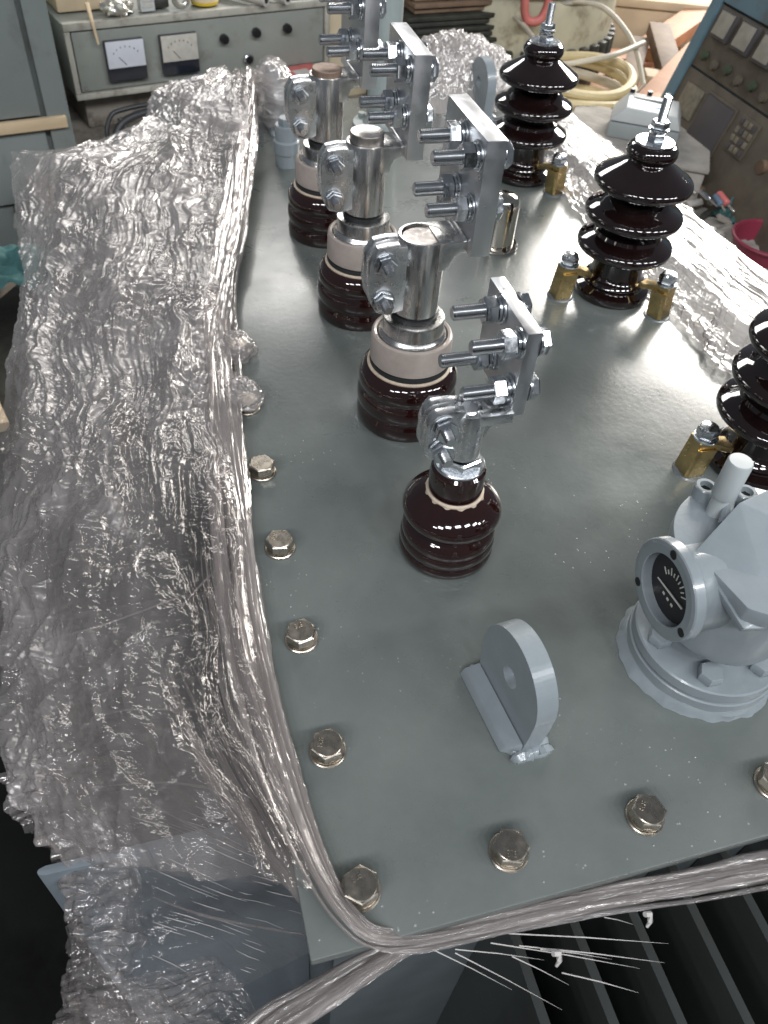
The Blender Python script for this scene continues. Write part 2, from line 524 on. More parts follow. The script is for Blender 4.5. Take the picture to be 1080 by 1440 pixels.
def lug(name, cx, cy, rz, label, L=.0695, T=.016):
    """welded lifting eye: rounded plate with a hole, fillet welds along its foot"""
    mb = MB(); poly = []
    h = .047; R_ = .041
    poly += [(-L / 2, 0), (-L / 2 - .003, .03)]
    for i in range(41):
        a = math.pi * (1.04 - 1.08 * i / 40)
        poly.append((R_ * math.cos(a) * .94, h + R_ * math.sin(a)))
    poly += [(L / 2 + .003, .03), (L / 2, 0)]
    bm = bmesh.new()
    hole = [(.0088 * math.cos(2 * math.pi * i / 20), .050 + .0088 * math.sin(2 * math.pi * i / 20)) for i in range(20)]
    # face strips between outline and hole, both sides
    out = []
    for u, v in hole:
        a = math.atan2(v - .05, u); best = None
        for k in range(len(poly)):
            p0 = poly[k]; p1 = poly[(k + 1) % len(poly)]
            d = (math.cos(a), math.sin(a)); ex = (p1[0] - p0[0], p1[1] - p0[1])
            den = d[0] * ex[1] - d[1] * ex[0]
            if abs(den) < 1e-9: continue
            w = ((p0[0]) * ex[1] - (p0[1] - .05) * ex[0]) / den
            s = ((p0[0]) * d[1] - (p0[1] - .05) * d[0]) / den
            if w > 0 and -1e-6 <= s <= 1 + 1e-6 and (best is None or w < best[0]): best = (w, k + s)
        out.append(best)
    rings = []
    # resample outline densely so that corners survive
    dense = []
    n = len(poly)
    for k in range(n):
        for s in range(6):
            t = s / 6
            dense.append((poly[k][0] * (1 - t) + poly[(k + 1) % n][0] * t, poly[k][1] * (1 - t) + poly[(k + 1) % n][1] * t))
    K = len(dense)
    hol = []
    for u, v in dense:
        a = math.atan2(v - .05, u); hol.append((.0088 * math.cos(a), .05 + .0088 * math.sin(a)))
    vs = []; fs = []
    for x in (-T / 2, T / 2):
        vs += [(x, -u, v) for u, v in dense]; vs += [(x, -u, v) for u, v in hol]
    for i in range(K):
        j = (i + 1) % K
        fs.append((i, j, K + j, K + i)); fs.append((2 * K + i, 3 * K + i, 3 * K + j, 2 * K + j))
        fs.append((i, 2 * K + i, 2 * K + j, j)); fs.append((K + i, K + j, 3 * K + j, 3 * K + i))
    bm.free()
    mb.add(vs, fs)
    o = mb.build(name, 'light_paint', tank, label)
    o.matrix_parent_inverse = Matrix.Translation((-.31, -.635, .9))
    o.location = (cx, cy, 0); o.rotation_euler = (0, 0, rz)
    # uneven weld beads
    for sx in (-1, 1):
        w = MB(); pts = []; rs = []
        for i in range(40):
            t = i / 39
            pts.append((sx * (T / 2 + .0015), (t - .5) * (L + .012), .0015 + .0008 * math.sin(i * 2.1)))
            rs.append(.0062 + .0012 * math.sin(i * 1.7 + sx) + random.uniform(-.0006, .0006))
        w.tube(pts, rs, 10); w.build('weld_bead', 'light_paint', o)
    for sy in (-1, 1):
        w = MB(); pts = [((i / 15 - .5) * (T + .010), sy * (L / 2 + .002), .001) for i in range(16)]
        w.tube(pts, [.0055 + random.uniform(-.0008, .001) for _ in pts], 10); w.build('weld_bead', 'light_paint', o)
    return o


lug_near = lug('lifting_lug', .1375, .0985, math.radians(5.8), 'nearest lifting lug, rounded pale grey plate with a hole')
# slanted stiffener strip welded along the left foot of the near lug
MB().hull([(-.0085, -.036, .016), (-.0085, .036, .016), (-.0085, -.036, .001), (-.0085, .036, .001),
           (-.0215, -.029, .001), (-.0215, .040, .001), (-.018, -.029, .007), (-.018, .040, .007)], .0012).build('weld_gusset', 'light_paint', lug_near)
lug('lifting_lug', .514, 1.215, math.radians(4), 'far lifting lug behind the rear dark bushing')
lug('lifting_lug', .150, 1.190, math.radians(4), 'far lifting lug half wrapped in clear film')

# ------------------------------------------------------------------ floor
fl = MB().box((-9, -9, -.95), (9, 10, -.9)).build('floor', mat('workshop_concrete', (.009, .010, .009), .85, var=.3, vscale=3, dirt=(.005, .005, .005), dscale=2, spec=.08))
fl['kind'] = 'structure'

# ------------------------------------------------------------------ cover bolts
b0 = thing('cover_bolt', 'x', 'bolt', group='hex bolts along the cover edge')
wm = MB().lathe([(.0060, 0), (.0126, 0), (.0132, .0006), (.0132, .0020), (.0125, .0026), (.0062, .0026)], n=40, cap=False)
wm.build('washer', 'stainless', b0)
hd = MB().lathe([(.0112, .0027), (.0114, .0032), (.0112, .0040), (.0100, .0042)], n=40)
hd.hexn(.0212, .0088, (0, 0, .0041), ch=.0007)
hd.lathe([(.0104, .0128), (.0098, .0133), (.0001, .0133)], n=48, cap=False)
head = hd.build('bolt_head', 'stainless', b0)


def embossed(txt, size, parent, loc, rz, m='stainless', depth=.0003, name='embossed_mark'):
    cu = bpy.data.curves.new('mark', 'FONT'); cu.body = txt; cu.size = size; cu.extrude = depth
    cu.align_x = 'CENTER'; cu.align_y = 'CENTER'; cu.resolution_u = 3
    to = bpy.data.objects.new('mark', cu); S.collection.objects.link(to)
    bpy.context.view_layer.update()
    me = bpy.data.meshes.new_from_object(to.evaluated_get(bpy.context.evaluated_depsgraph_get()))
    bpy.data.objects.remove(to); bpy.data.curves.remove(cu)
    me.materials.append(M[m]) if not me.materials else None
    me.materials[0] = M[m]
    o = link(name, me, parent); o.location = loc; o.rotation_euler = (0, 0, rz)
    return o


embossed('8.8', .0062, head, (0, .0050, .0134), 0)
SY = .0965
bolts = [((0, 0), .35, 'bolt at the near left corner of the cover, marked 8.8, touched by film'),
         ((0, SY), 1.2, 'second bolt from the near corner along the left edge'),
         ((0, 2 * SY), .2, 'third bolt from the near corner along the left edge'),
         ((0, 3 * SY), .9, 'fourth bolt from the near corner along the left edge'),
         ((0, 4 * SY), 2.2, 'fifth bolt from the near corner along the left edge'),
         ((0, 5 * SY), .5, 'sixth bolt from the near corner, partly hidden by the film hem'),
         ((.1, 0), 2.8, 'bolt on the front edge below the near lifting lug, second from the corner'),
         ((.2, 0), .75, 'bolt on the front edge between lug and gauge, third from the corner'),
         ((.302, 0), 1.9, 'bolt on the front edge cut off by the right border'),
         ((.402, 0), .3, None), ((.502, 0), 1.3, None)]
for i, ((x, y), rz, lab) in enumerate(bolts):
    if lab is None: continue
    if i == 0: b0.location = (x, y, 0); b0.rotation_euler = (0, 0, rz); b0['label'] = lab
    else: dup(b0, (x, y, 0), rz, lab)
dup(b0, (0.004, 6 * SY, 0), 1, 'seventh bolt from the near corner, wrapped in clear film')


# ------------------------------------------------------------------ low voltage bushings
def rounded(prof, seg=5):
    return prof


lv_prof = [(.040, 0), (.0478, .0), (.0492, .003), (.0492, .010), (.0486, .0145), (.0468, .0178), (.0468, .0192),
           (.0490, .0222), (.0498, .027), (.0496, .033), (.0486, .0375), (.0468, .0405), (.0468, .0418), (.0484, .0442),
           (.0490, .048), (.0486, .053), (.0470, .0575), (.0446, .0608), (.0418, .0628), (.0400, .0632)]


def lv_bushing(y, label, rod_z, rod_m):
    t = thing('low_voltage_bushing', label, 'bushing', (.157, y, 0), 0, 'three large low voltage bushings')
    b = MB().lathe(lv_prof, n=72).build('porcelain_body', 'porcelain', t)
    MB().lathe([(.0385, .0628), (.0412, .0634), (.0414, .0648), (.0400, .0656), (.0385, .0656)], n=64).build('unglazed_rim', 'cream_lip', b)
    MB().lathe([(.0368, .0650), (.0388, .0652), (.0392, .0672), (.0384, .0700), (.0365, .0705)], n=56).build('rubber_gasket', 'rubber', t)
    MB().lathe([(.0300, .0700), (.0372, .0702), (.0390, .0720), (.0392, .0760), (.0388, .0960), (.0380, .0985),
                (.0362, .0996), (.0340, .0990), (.0330, .0960)], n=72).build('ceramic_ring', 'beige', t)
    MB().lathe([(.0335, .0940), (.0330, .0975), (.0312, .1010), (.0296, .1024), (.0292, .1040), (.0290, .1150), (.0282, .1172), (.0230, .1180)], n=64).build('lock_nut', 'alu', t)
    MB().lathe([(.0205, .1178), (.0224, .1182), (.0226, .1222), (.0205, .1226)], n=48).build('rubber_seal', 'rubber', t)
    MB().lathe([(.0176, .110), (.0176, rod_z - .0008), (.0168, rod_z)], n=48).build('terminal_rod', rod_m, t)
    return t


lv_bushing(.447, 'large brown low voltage bushing nearest the camera, beige ring on top', .1950, 'rod')
lv_bushing(.642, 'large brown low voltage bushing in the middle of the row of three', .2060, 'rod')
lv_bushing(.834, 'large brown low voltage bushing farthest back, brown rod end showing', .2030, 'rod_brown')


def stud(parent, face, y, z, tip, d=.0120, af=.0190, thick=.016, name='terminal_bolt', rot=0.0):
    """bolt through the palm plate: shank toward -x, nut and washers on the near face, head behind"""
    L = face - tip
    s = MB().thread(d / 2, L - .001, (face - .001, y, z), '-x', .0016, 20).build(name, 'thread', parent)
    MB().lathe([(d / 2, 0), (.0119 * af / .019, 0), (.0122 * af / .019, .0005), (.0122 * af / .019, .0016), (.0118 * af / .019, .0020), (d / 2, .002)], (face - .0004, y, z), '-x', 32, False).build('flat_washer', 'zinc', s)
    MB().lathe([(d / 2, 0), (.0096 * af / .019, 0), (.0099 * af / .019, .0004), (.0099 * af / .019, .0022), (d / 2, .0026)], (face - .0026, y, z), '-x', 28, False).build('spring_washer', 'zinc', s)
    MB().hexn(af, .0098, (face - .0053, y, z), '-x', .0010, rot).build('nut', 'zinc', s)
    h = MB(); h.cyl(af * .6, .0018, (face + thick + .0003, y, z), 'x', 28); h.hexn(af, .0065, (face + thick + .0021, y, z), 'x', .001, rot + .2)
    h.build('bolt_head', 'zinc', s)
    return s


def ear_bolt(parent, x, z, y0, y1, d=.0092, af=.0155, rot=0.0):
    """clamp bolt along y: thread end toward the camera (-y)"""
    s = MB().thread(d / 2, .030, (x, y0 + .012, z), '-y', .0014, 18).build('clamp_bolt', 'thread', parent)
    MB().lathe([(d / 2, 0), (.0102, 0), (.0105, .0005), (.0105, .0015), (d / 2, .0018)], (x, y0 - .0003, z), '-y', 28, False).build('flat_washer', 'zinc', s)
    MB().hexn(af, .0070, (x, y0 - .0024, z), '-y', .0010, rot).build('nut', 'zinc', s)
    h = MB(); h.cyl(.0104, .0015, (x, y1 + .0003, z), 'y', 28); h.hexn(af, .0055, (x, y1 + .0019, z), 'y', .001, rot + .3)
    h.build('bolt_head', 'zinc', s)
    return s


def lv_clamp(y, label, rz=0.0):
    t = thing('terminal_clamp', label, 'terminal clamp', (.157, y, 0), rz, 'three large terminal clamps')
    # split sleeve, standing on the seal
    z0, z1 = .1235, .1970
    mb = MB().lathe([(.0180, z0), (.0202, z0), (.0210, z0 + .001), (.0212, z1 - .0015), (.0205, z1), (.0182, z1)], n=64, cap=False)
    mb.lathe([(.0182, z1), (.0180, z0)], n=64, cap=False)
    sl = mb.build('sleeve', 'alu', t)
    # arm toward +x with a fillet below it
    arm = MB()
    prof = [(.010, z1 - .0004), (.0365, z1 - .0004), (.0365, .1865), (.0300, .1860), (.0255, .1835), (.0222, .1780), (.0205, .1700), (.010, .1700)]
    arm.prism(prof, .040, lambda u, v, w: (u, -.0185 + w, v), .0012)
    arm.build('arm', 'alu', t)
    MB().tube([(.0335, -.017 + .046 * i / 8, z1 + .0002) for i in range(9)], .0014, 8).build('weld_seam', 'palm', t)
    # palm plate standing on the arm, facing -x
    pl = MB().box((.0355, -.0270, .1862), (.0530, .0710, .2835), .0010).build('palm_plate', 'palm', t)
    for yy, zz, rr in ((-.0135, .2670, .1), (.0235, .2690, .5), (-.0125, .2235, .9), (.0235, .2250, .2)):
        stud(t, .0355, yy, zz, -.0035, thick=.0175, rot=rr)
    # split ears toward -x
    poly = [(-.014, .1310), (-.030, .1275), (-.0405, .1300), (-.0475, .1420), (-.0500, .1560), (-.0490, .1800), (-.0420, .1915), (-.030, .1935), (-.014, .1935)]
    for k, (a, b) in enumerate(((-.0135, -.0020), (.0020, .0135))):
        e = MB(); e.prism(poly, b - a, lambda u, v, w: (u, a + w, v), .0022); e.build('clamp_ear', 'cast_alu', t)
    for zz, rr in ((.1790, .25), (.1435, .7)):
        ear_bolt(t, -.0355, zz, -.0135, .0135, rot=rr)
    return t


lv_clamp(.447, 'bright metal terminal clamp on the nearest large low voltage bushing, with a four-bolt plate')
lv_clamp(.642, 'bright metal terminal clamp on the middle large low voltage bushing', math.radians(-1.5))
lv_clamp(.834, 'bright metal terminal clamp on the farthest large low voltage bushing, cut by the top border', math.radians(2))

# ------------------------------------------------------------------ small neutral bushing and its clamp
t = thing('neutral_bushing', 'small brown bushing with one flared shed, in front of the row of three', 'bushing', (.142, .264, 0))
prof = [(.034, 0), (.0392, 0), (.0408, .002), (.0413, .007), (.0408, .0100), (.0396, .0116), (.0396, .0124), (.0408, .0142), (.0410, .0190), (.0404, .0218),
        (.0394, .0232), (.0394, .0240), (.0400, .0256), (.0398, .0292), (.0382, .0326), (.0354, .0354), (.0334, .0374), (.0330, .0392), (.0344, .0412), (.0378, .0436),
        (.0404, .0464), (.0415, .0500), (.0416, .0530), (.0406, .0566), (.0380, .0600), (.0335, .0640), (.0285, .0672), (.0246, .0694), (.0236, .0702)]
pb = MB().lathe(prof, n=72).build('porcelain_body', 'porcelain', t)
bm_ = MB(); vs = []; fs = []; n = 72
for j, (r, z) in enumerate(((.0222, .0700), (.0238, .0702), (.0240, .0716), (.0222, .0728))):
    for i in range(n):
        a = 2 * math.pi * i / n
        k = 1 + (.05 * max(0, math.sin(i * 1.1)) if j in (1,) else 0)
        vs.append((r * k * math.cos(a), r * k * math.sin(a), z - (.0012 * max(0, math.sin(i * 1.1)) if j == 1 else 0)))
for j in range(3):
    for i in range(n): fs.append((j * n + i, j * n + (i + 1) % n, (j + 1) * n + (i + 1) % n, (j + 1) * n + i))
bm_.add(vs, fs); bm_.build('unglazed_rim', 'cream_lip', pb)
MB().lathe([(.0200, .0715), (.0222, .0722), (.0226, .0745), (.0226, .0920), (.0220, .0955), (.0200, .0975), (.0160, .0980)], n=64).build('porcelain_collar', 'porcelain', t)
MB().lathe([(.0120, .0978), (.0196, .0980), (.0204, .0988), (.0204, .1005), (.0196, .1014), (.0120, .1014)], n=48).build('washer', 'zinc', t)
MB().hexn(.030, .009, (0, 0, .1012), 'z', .0012, .3).build('lock_nut', 'zinc', t)
MB().thread(.0085, .052, (0, 0, .1040), 'z', .0016, 24).build('terminal_stud', 'thread', t)

t = thing('terminal_clamp', 'small terminal clamp on the small front bushing, four bolts in its upright plate', 'terminal clamp', (.142, .264, 0))
z0, z1 = .1115, .1560
mb = MB().lathe([(.0092, z0), (.0130, z0), (.0138, z0 + .001), (.0144, z1 - .002), (.0138, z1), (.0095, z1)], n=48, cap=False)
mb.lathe([(.0095, z1), (.0092, z0)], n=48, cap=False)
mb.build('sleeve', 'cast_alu', t)
# fork arm: two prongs and a bridge leave a slot behind the sleeve
for (a, b) in ((-.0140, -.0050), (.0050, .0140)):
    MB().box((.004, a, .1470), (.0310, b, .1565), .0016).build('fork_prong', 'cast_alu', t)
MB().box((.0225, -.0048, .1474), (.0308, .0048, .1561), .0012).build('fork_bridge', 'cast_alu', t)
MB().prism([(.008, .125), (.0135, .128), (.0175, .1380), (.024, .1468), (.008, .1468)], .012, lambda u, v, w: (u, -.006 + w, v), .001).build('arm_rib', 'cast_alu', t)
MB().box((.0300, -.0085, .1490), (.0415, .0670, .2215), .0010).build('palm_plate', 'palm', t)
for yy, zz, tp, rr in ((.0385, .2125, -.0085, .2), (.0000, .2090, -.0070, .6), (.0400, .1700, -.0120, .4), (.0000, .1690, -.0080, .8)):
    stud(t, .0300, yy, zz, tp, d=.0112, af=.0180, thick=.0115, rot=rr)
# wavy double ears with two bolts
poly = []
for i in range(29):
    a = math.pi * (.5 + i / 28)
    r = .0100 + .0022 * abs(math.sin(a * 2))
    poly.append((-.0265 + r * math.cos(a) * .9, .1385 + .0225 * math.sin(a)))
poly = [(-.006, .1605), (-.016, .1620)] + poly + [(-.016, .1140), (-.006, .1150)]
for a, b in ((-.0105, -.0020), (.0020, .0105)):
    MB().prism(poly, b - a, lambda u, v, w: (u, a + w, v), .0018).build('clamp_ear', 'cast_alu', t)
for zz, rr in ((.1490, .3), (.1280, .75)):
    ear_bolt(t, -.0225, zz, -.0105, .0105, rot=rr)


# ------------------------------------------------------------------ high voltage bushings
def shed(z, R_=.0570, core=.030, top=.022):
    """one thick drooping shed from its underside up, with a full rounded rim"""
    o = [(core, z - .0110), (core + .004, z - .0118), (R_ - .014, z - .0100)]
    r = .0068
    for k in range(9):
        a_ = math.radians(-75 + 130 * k / 8)
        o.append((R_ - r + r * math.cos(a_), z - .0035 + r * math.sin(a_)))
    o += [(R_ - .0100, z + .0058), (R_ - .0165, z + .0100), (core + .0085, z + .0142), (core + .0035, z + .0178), (core, z + top)]
    return o


hp = [(.036, 0), (.0445, 0), (.0458, .0018), (.0460, .008), (.0450, .0108), (.0405, .0130), (.0376, .0148), (.0372, .0162), (.0385, .0182), (.0388, .0205),
      (.0372, .0232), (.0345, .0250), (.0322, .0275), (.0312, .0320), (.0308, .0440), (.0304, .0560)]
hp += shed(.0690, .0574, .0310, .0220) + shed(.1078, .0574, .0300, .0220) + shed(.1465, .0568, .0245, .0200)
hp += [(.0240, .1672), (.0256, .1690), (.0278, .1714), (.0287, .1750), (.0282, .1792), (.0262, .1828), (.0236, .1846), (.0200, .1850), (.0150, .1848)]
hvb = thing('high_voltage_bushing', 'x', 'bushing', (0, 0, 0), 0, 'three dark high voltage bushings')
MB().lathe(hp, n=80).build('porcelain_body', 'porcelain_d', hvb)
MB().lathe([(.0060, .1848), (.0215, .1850), (.0222, .1858), (.0222, .1868), (.0212, .1876), (.0060, .1878)], n=48).build('cap_washer', 'zinc', hvb)
st = MB().thread(.0052, .046, (0, 0, .1870), 'z', .0016, 20).build('terminal_stud', 'thread', hvb)
MB().hexn(.0185, .0085, (0, 0, .1880), 'z', .001, .2).build('nut', 'zinc', st)
MB().lathe([(.0055, 0), (.0110, 0), (.0112, .0015), (.0055, .0018)], (0, 0, .1990), n=28, cap=False).build('washer', 'zinc', st)
MB().hexn(.0170, .0075, (0, 0, .2012), 'z', .001, .7).build('nut', 'zinc', st)
hvb.location = (.494, .966, 0); hvb['label'] = 'dark three-shed high voltage bushing standing farthest back'
dup(hvb, (.484, .630, 0), .7, 'dark three-shed high voltage bushing in the middle of the right side')
dup(hvb, (.482, .305, 0), 1.4, 'dark three-shed high voltage bushing cut off by the right border')

# hold-down clamps round the bushing feet
hc = thing('hold_down_clamp', 'x', 'clamp', group='yellow clamps at the dark bushings'); hc.scale = (1.22, 1.22, 1.12)
# folded channel standing on the cover with a finger that reaches over the porcelain foot (+x local)
poly = [(-.0105, -.0080), (-.0080, -.0100), (.006, -.0094), (.006, -.0074), (-.0070, -.0078), (-.0082, -.0066), (-.0082, .0066), (-.0070, .0078), (.006, .0074), (.006, .0094), (-.0080, .0100), (-.0105, .0080)]
MB().prism(poly, .0300, lambda u, v, w: (u + w * .10, v, .0015 + w), .0006).build('channel_leg', 'brass', hc)
fg = MB(); pts = [(-.009, .030), (-.002, .0300), (.006, .0290), (.012, .0268), (.018, .0240), (.0245, .0228), (.0245, .0258), (.018, .0272), (.013, .0302), (.007, .0324), (-.002, .0344), (-.009, .0344)]
pts = [(u, v + (.0035 if i > 5 else .0008)) for i, (u, v) in enumerate(pts)]
fg.prism(pts, .0150, lambda u, v, w: (u + .001, -.0075 + w, v), .0012); fg.build('finger', 'brass', hc)
cs = MB().thread(.0042, .040, (.0005, 0, .0), 'z', .0014, 18).build('clamp_stud', 'thread', hc)
MB().lathe([(.0043, 0), (.0096, 0), (.0098, .0016), (.0043, .0018)], (.0005, 0, .0382), n=28, cap=False).build('washer', 'zinc', cs)
MB().hexn(.0150, .0080, (.0005, 0, .0402), 'z', .0012, .4).build('nut', 'zinc', cs)
MB().lathe([(.0060, 0), (.0075, .0012), (.0068, .0026), (.0030, .0034)], (.0005, 0, .0480), n=20).build('stud_end', 'zinc', cs)
MB().lathe([(.006, .0), (.0135, .0), (.0125, .0012), (.006, .002)], (-.001, 0, 0), n=24).build('weld_bead', 'tankpaint', hc)


def clamp_at(bx, by, deg, label, first=False, R_=.0690):
    a = math.radians(deg); loc = (bx + R_ * math.cos(a), by + R_ * math.sin(a), 0); rz = a + math.pi
    if first: hc.location = loc; hc.rotation_euler = (0, 0, rz); hc['label'] = label
    else: dup(hc, loc, rz, label)


clamp_at(.484, .630, 180, 'yellow clamp left of the middle dark bushing', True)
clamp_at(.484, .630, -62, 'yellow clamp in front of the middle dark bushing, beside the film')
clamp_at(.494, .966, -66, 'yellow clamp at the foot of the farthest dark bushing')
clamp_at(.482, .305, 178, 'yellow clamp at the bushing cut by the right border, behind the gauge')

# ------------------------------------------------------------------ nickel cap, filler pipe, stub
t = thing('domed_cap', 'shiny nickel domed cap on a flange behind the nearest terminal plate', 'cap', (.378, .762, 0))
MB().lathe([(.016, 0), (.0268, 0), (.0280, .0012), (.0280, .0040), (.0268, .0052), (.0216, .0056)], n=56).build('flange', 'nickel', t)
MB().lathe([(.0212, .0050), (.0212, .0560), (.0206, .0620), (.0186, .0670), (.0150, .0702), (.0100, .0722), (.0040, .0730), (.0008, .0731)], n=56).build('dome', 'nickel', t)

t = thing('filler_pipe', 'tall pale green grey pipe on a round flange between terminal plates', 'pipe', (.322, 1.165, 0))
MB().lathe([(.020, 0), (.046, 0), (.047, .001), (.047, .009), (.046, .010), (.026, .0105)], n=56).build('flange', 'pipe', t)
pp = MB().lathe([(.0245, .0104), (.0245, .36), (.0235, .362), (.020, .362)], n=56).build('pipe', 'pipe', t)
MB().lathe([(.0246, .0), (.031, .0), (.028, .003), (.0254, .007)], (0, 0, .0102), n=40, cap=False).build('weld_bead', 'pipe', t)
for i in range(4):
    a = math.pi / 4 + i * math.pi / 2
    MB().hexn(.012, .006, (.037 * math.cos(a), .037 * math.sin(a), .0104), 'z', .001, a).build('flange_bolt', 'pipe', t)

t = thing('drain_stub', 'short grey stub with a collar behind the farthest terminal clamp', 'stub', (.143, 1.045, 0))
MB().lathe([(.010, 0), (.0170, 0), (.0172, .018), (.0190, .0195), (.0192, .036), (.0180, .0375), (.0165, .038), (.0165, .058), (.0155, .059), (.006, .059)], n=40).build('collar', 'light_paint', t)
MB().hexn(.020, .010, (0, 0, .0588), 'z', .001).build('plug', 'light_paint', t)

# ------------------------------------------------------------------ gauge unit
GX, GY = .306, .112
t = thing('pressure_gauge_unit', 'pale grey painted relief valve with round dial, bolted on a flange at right', 'gauge', (GX, GY, 0))
vs = []; fs = []; n = 96; mbg = MB()
rng_ = random.Random(3)
ph = [rng_.uniform(0, 6.28) for _ in range(6)]
for j, (r, z) in enumerate(((.046, 0), (.0625, 0.0003), (.0612, .0026), (.0598, .0060), (.0580, .0085), (.046, .009))):
    for i in range(n):
        a = 2 * math.pi * i / n
        k = (.0014 * math.sin(2 * a + ph[0]) + .0005 * math.sin(11 * a + ph[1]) + .0007 * math.sin(23 * a + ph[2]) + rng_.uniform(-.0004, .0004)) if j in (1, 2) else .0008 * math.sin(9 * a + ph[3])
        vs.append(((r + k) * math.cos(a), (r + k) * math.sin(a), z))
for j in range(5):
    for i in range(n): fs.append((j * n + i, j * n + (i + 1) % n, (j + 1) * n + (i + 1) % n, (j + 1) * n + i))
mbg.add(vs, fs); mbg.build('weld_collar', 'light_paint', t)
MB().lathe([(.040, .0060), (.0568, .0062), (.0578, .0072), (.0578, .0165), (.0568, .0175), (.030, .0176)], n=72).build('lower_flange', 'light_paint', t)
MB().lathe([(.030, .0174), (.0545, .0174), (.0545, .0192), (.0560, .0194), (.0568, .0204), (.0568, .0290), (.0556, .0302), (.024, .0304)], n=72).build('upper_flange', 'light_paint', t)
for deg in (-122, -62, -2, 58, 118, 178):
    a = math.radians(deg)
    MB().hexn(.0165, .0085, (.0435 * math.cos(a), .0435 * math.sin(a), .0303), 'z', .001, a).build('flange_bolt', 'light_paint', t)
MB().lathe([(.022, .0300), (.0275, .0302), (.0275, .0440), (.030, .0480)], n=48, cap=False).build('neck', 'light_paint', t)
MB().lathe([(.0270, .0450), (.0380, .0460), (.0440, .0500), (.0462, .0560), (.0462, .1180), (.020, .1182)], n=72).build('valve_body', 'light_paint', t)
# round lid, cut straight where the hood comes down
nx, ny = -.9834, -.1814
poly = []
for i in range(120):
    a = 2 * math.pi * i / 120; x, y = .060 * math.cos(a), .060 * math.sin(a)
    d = x * nx + y * ny - .0475
    if y < .004 and d > 0: x -= nx * d; y -= ny * d
    poly.append((x, y))
MB().prism(poly, .0130, lambda u, v, w: (u, v, .1181 + w), .0010).build('lid', 'light_paint', t)
# dial housing facing -x
DX, DZ = -.066, .1005
dh = MB()
dh.lathe([(.0330, 0), (.0360, .0005), (.0368, .0015), (.0368, .0085), (.0360, .0095), (.0335, .0100), (.0330, .0110), (.0330, .0480)], (DX, 0, DZ), 'x', 64, False)
dh.lathe([(.0330, 0), (.0268, .0), (.0262, .0006), (.0262, .0090), (.001, .0092)], (DX, 0, DZ), 'x', 64, False)
dho = dh.build('dial_housing', 'light_paint', t)
dl = MB().cyl(.0258, .0006, (DX + .0078, 0, DZ), 'x', 48).build('dial_face', 'black', dho)
M['dial_white'] = mat('dial_white_print', (.62, .62, .58), .5)
tk = MB()
for i in range(9):
    a = math.radians(35 + 110 * i / 8); r0, r1 = .0125, (.0180 if i % 2 == 0 else .0160)
    w = .0005
    c, s = math.cos(a), math.sin(a)
    q = [(-(r0 * c) - w * s, r0 * s - w * c), (-(r1 * c) - w * s, r1 * s - w * c), (-(r1 * c) + w * s, r1 * s + w * c), (-(r0 * c) + w * s, r0 * s + w * c)]
    tk.prism([(u, v - .004) for u, v in q], .0003, lambda u, v, w_: (DX + .0076 - w_, -u, DZ + v))
for i in range(3):
    tk.prism([(-.006 + i * .0055, -.0125), (-.0035 + i * .0055, -.0125), (-.0035 + i * .0055, -.0105), (-.006 + i * .0055, -.0105)], .0003, lambda u, v, w_: (DX + .0076 - w_, -u, DZ + v))
tk.build('dial_print', 'dial_white', dho)
MB().prism([(-.0150, -.0005), (.0165, -.0008), (.0165, .0008), (-.0150, .0005)], .0005, lambda u, v, w_: (DX + .0066 - w_, -u, DZ + v - .004 + u * .12)).build('needle', 'dial_white', dho)
for deg in (80, 195, 320):
    a = math.radians(deg)
    MB().cyl(.0034, .0008, (DX + .0005, .0316 * math.cos(a), DZ + .0318 * math.sin(a)), '-x', 16).build('screw_hole', 'hole', dho)
# lid bosses, capped pin and folded hood
for i, (bx, by) in enumerate(((-.016, .053), (.008, .040), (.050, .015), (.046, -.030))):
    bo = MB().lathe([(.0080, 0), (.0080, .0120), (.0072, .0130), (.0048, .0130), (.0046, .0090), (.001, .0088)], (bx, by, .1305 - .002 * (i == 0)), n=28).build('screw_boss', 'light_paint', t)
    MB().hexn(.0070, .0008, (bx, by, .1393 + (.0 if i else -.002)), 'z', .0002).build('socket', 'hole', bo)
pin = MB().lathe([(.0062, .0), (.0062, .018), (.0082, .0190), (.0086, .0200), (.0086, .0500), (.0078, .0512), (.001, .0514)], (-.016, .036, .1300), n=32).build('capped_pin', mat('white_nylon', (.42, .46, .47), .42), t)
MB().tube([(-.0200, .020, .1365), (-.010, .034, .1420), (.002, .046, .1425)], .0042, 10).build('pin_bracket', 'light_paint', t)
A = (-.010, .026, .1500); Lq = (-.0515, .004, .1330); Bq = (-.0405, -.0505, .1165); Rq = (-.0148, -.0193, .1331)
MB().hull([A, Lq, Bq, Rq, (.065, .045, .1500), (.070, -.030, .1331), (.060, -.0660, .1100), (.060, .050, .1320), (-.010, .028, .1320), (-.0495, .003, .1240), (-.0395, -.0485, .1100)], .0010).build('folded_hood', 'light_paint', t)

# ------------------------------------------------------------------ stretch film
def poly_at(pts, t):
    pts = np.array(pts, float); return np.stack([np.interp(t, pts[:, 0], pts[:, k]) for k in range(1, pts.shape[1])], -1)

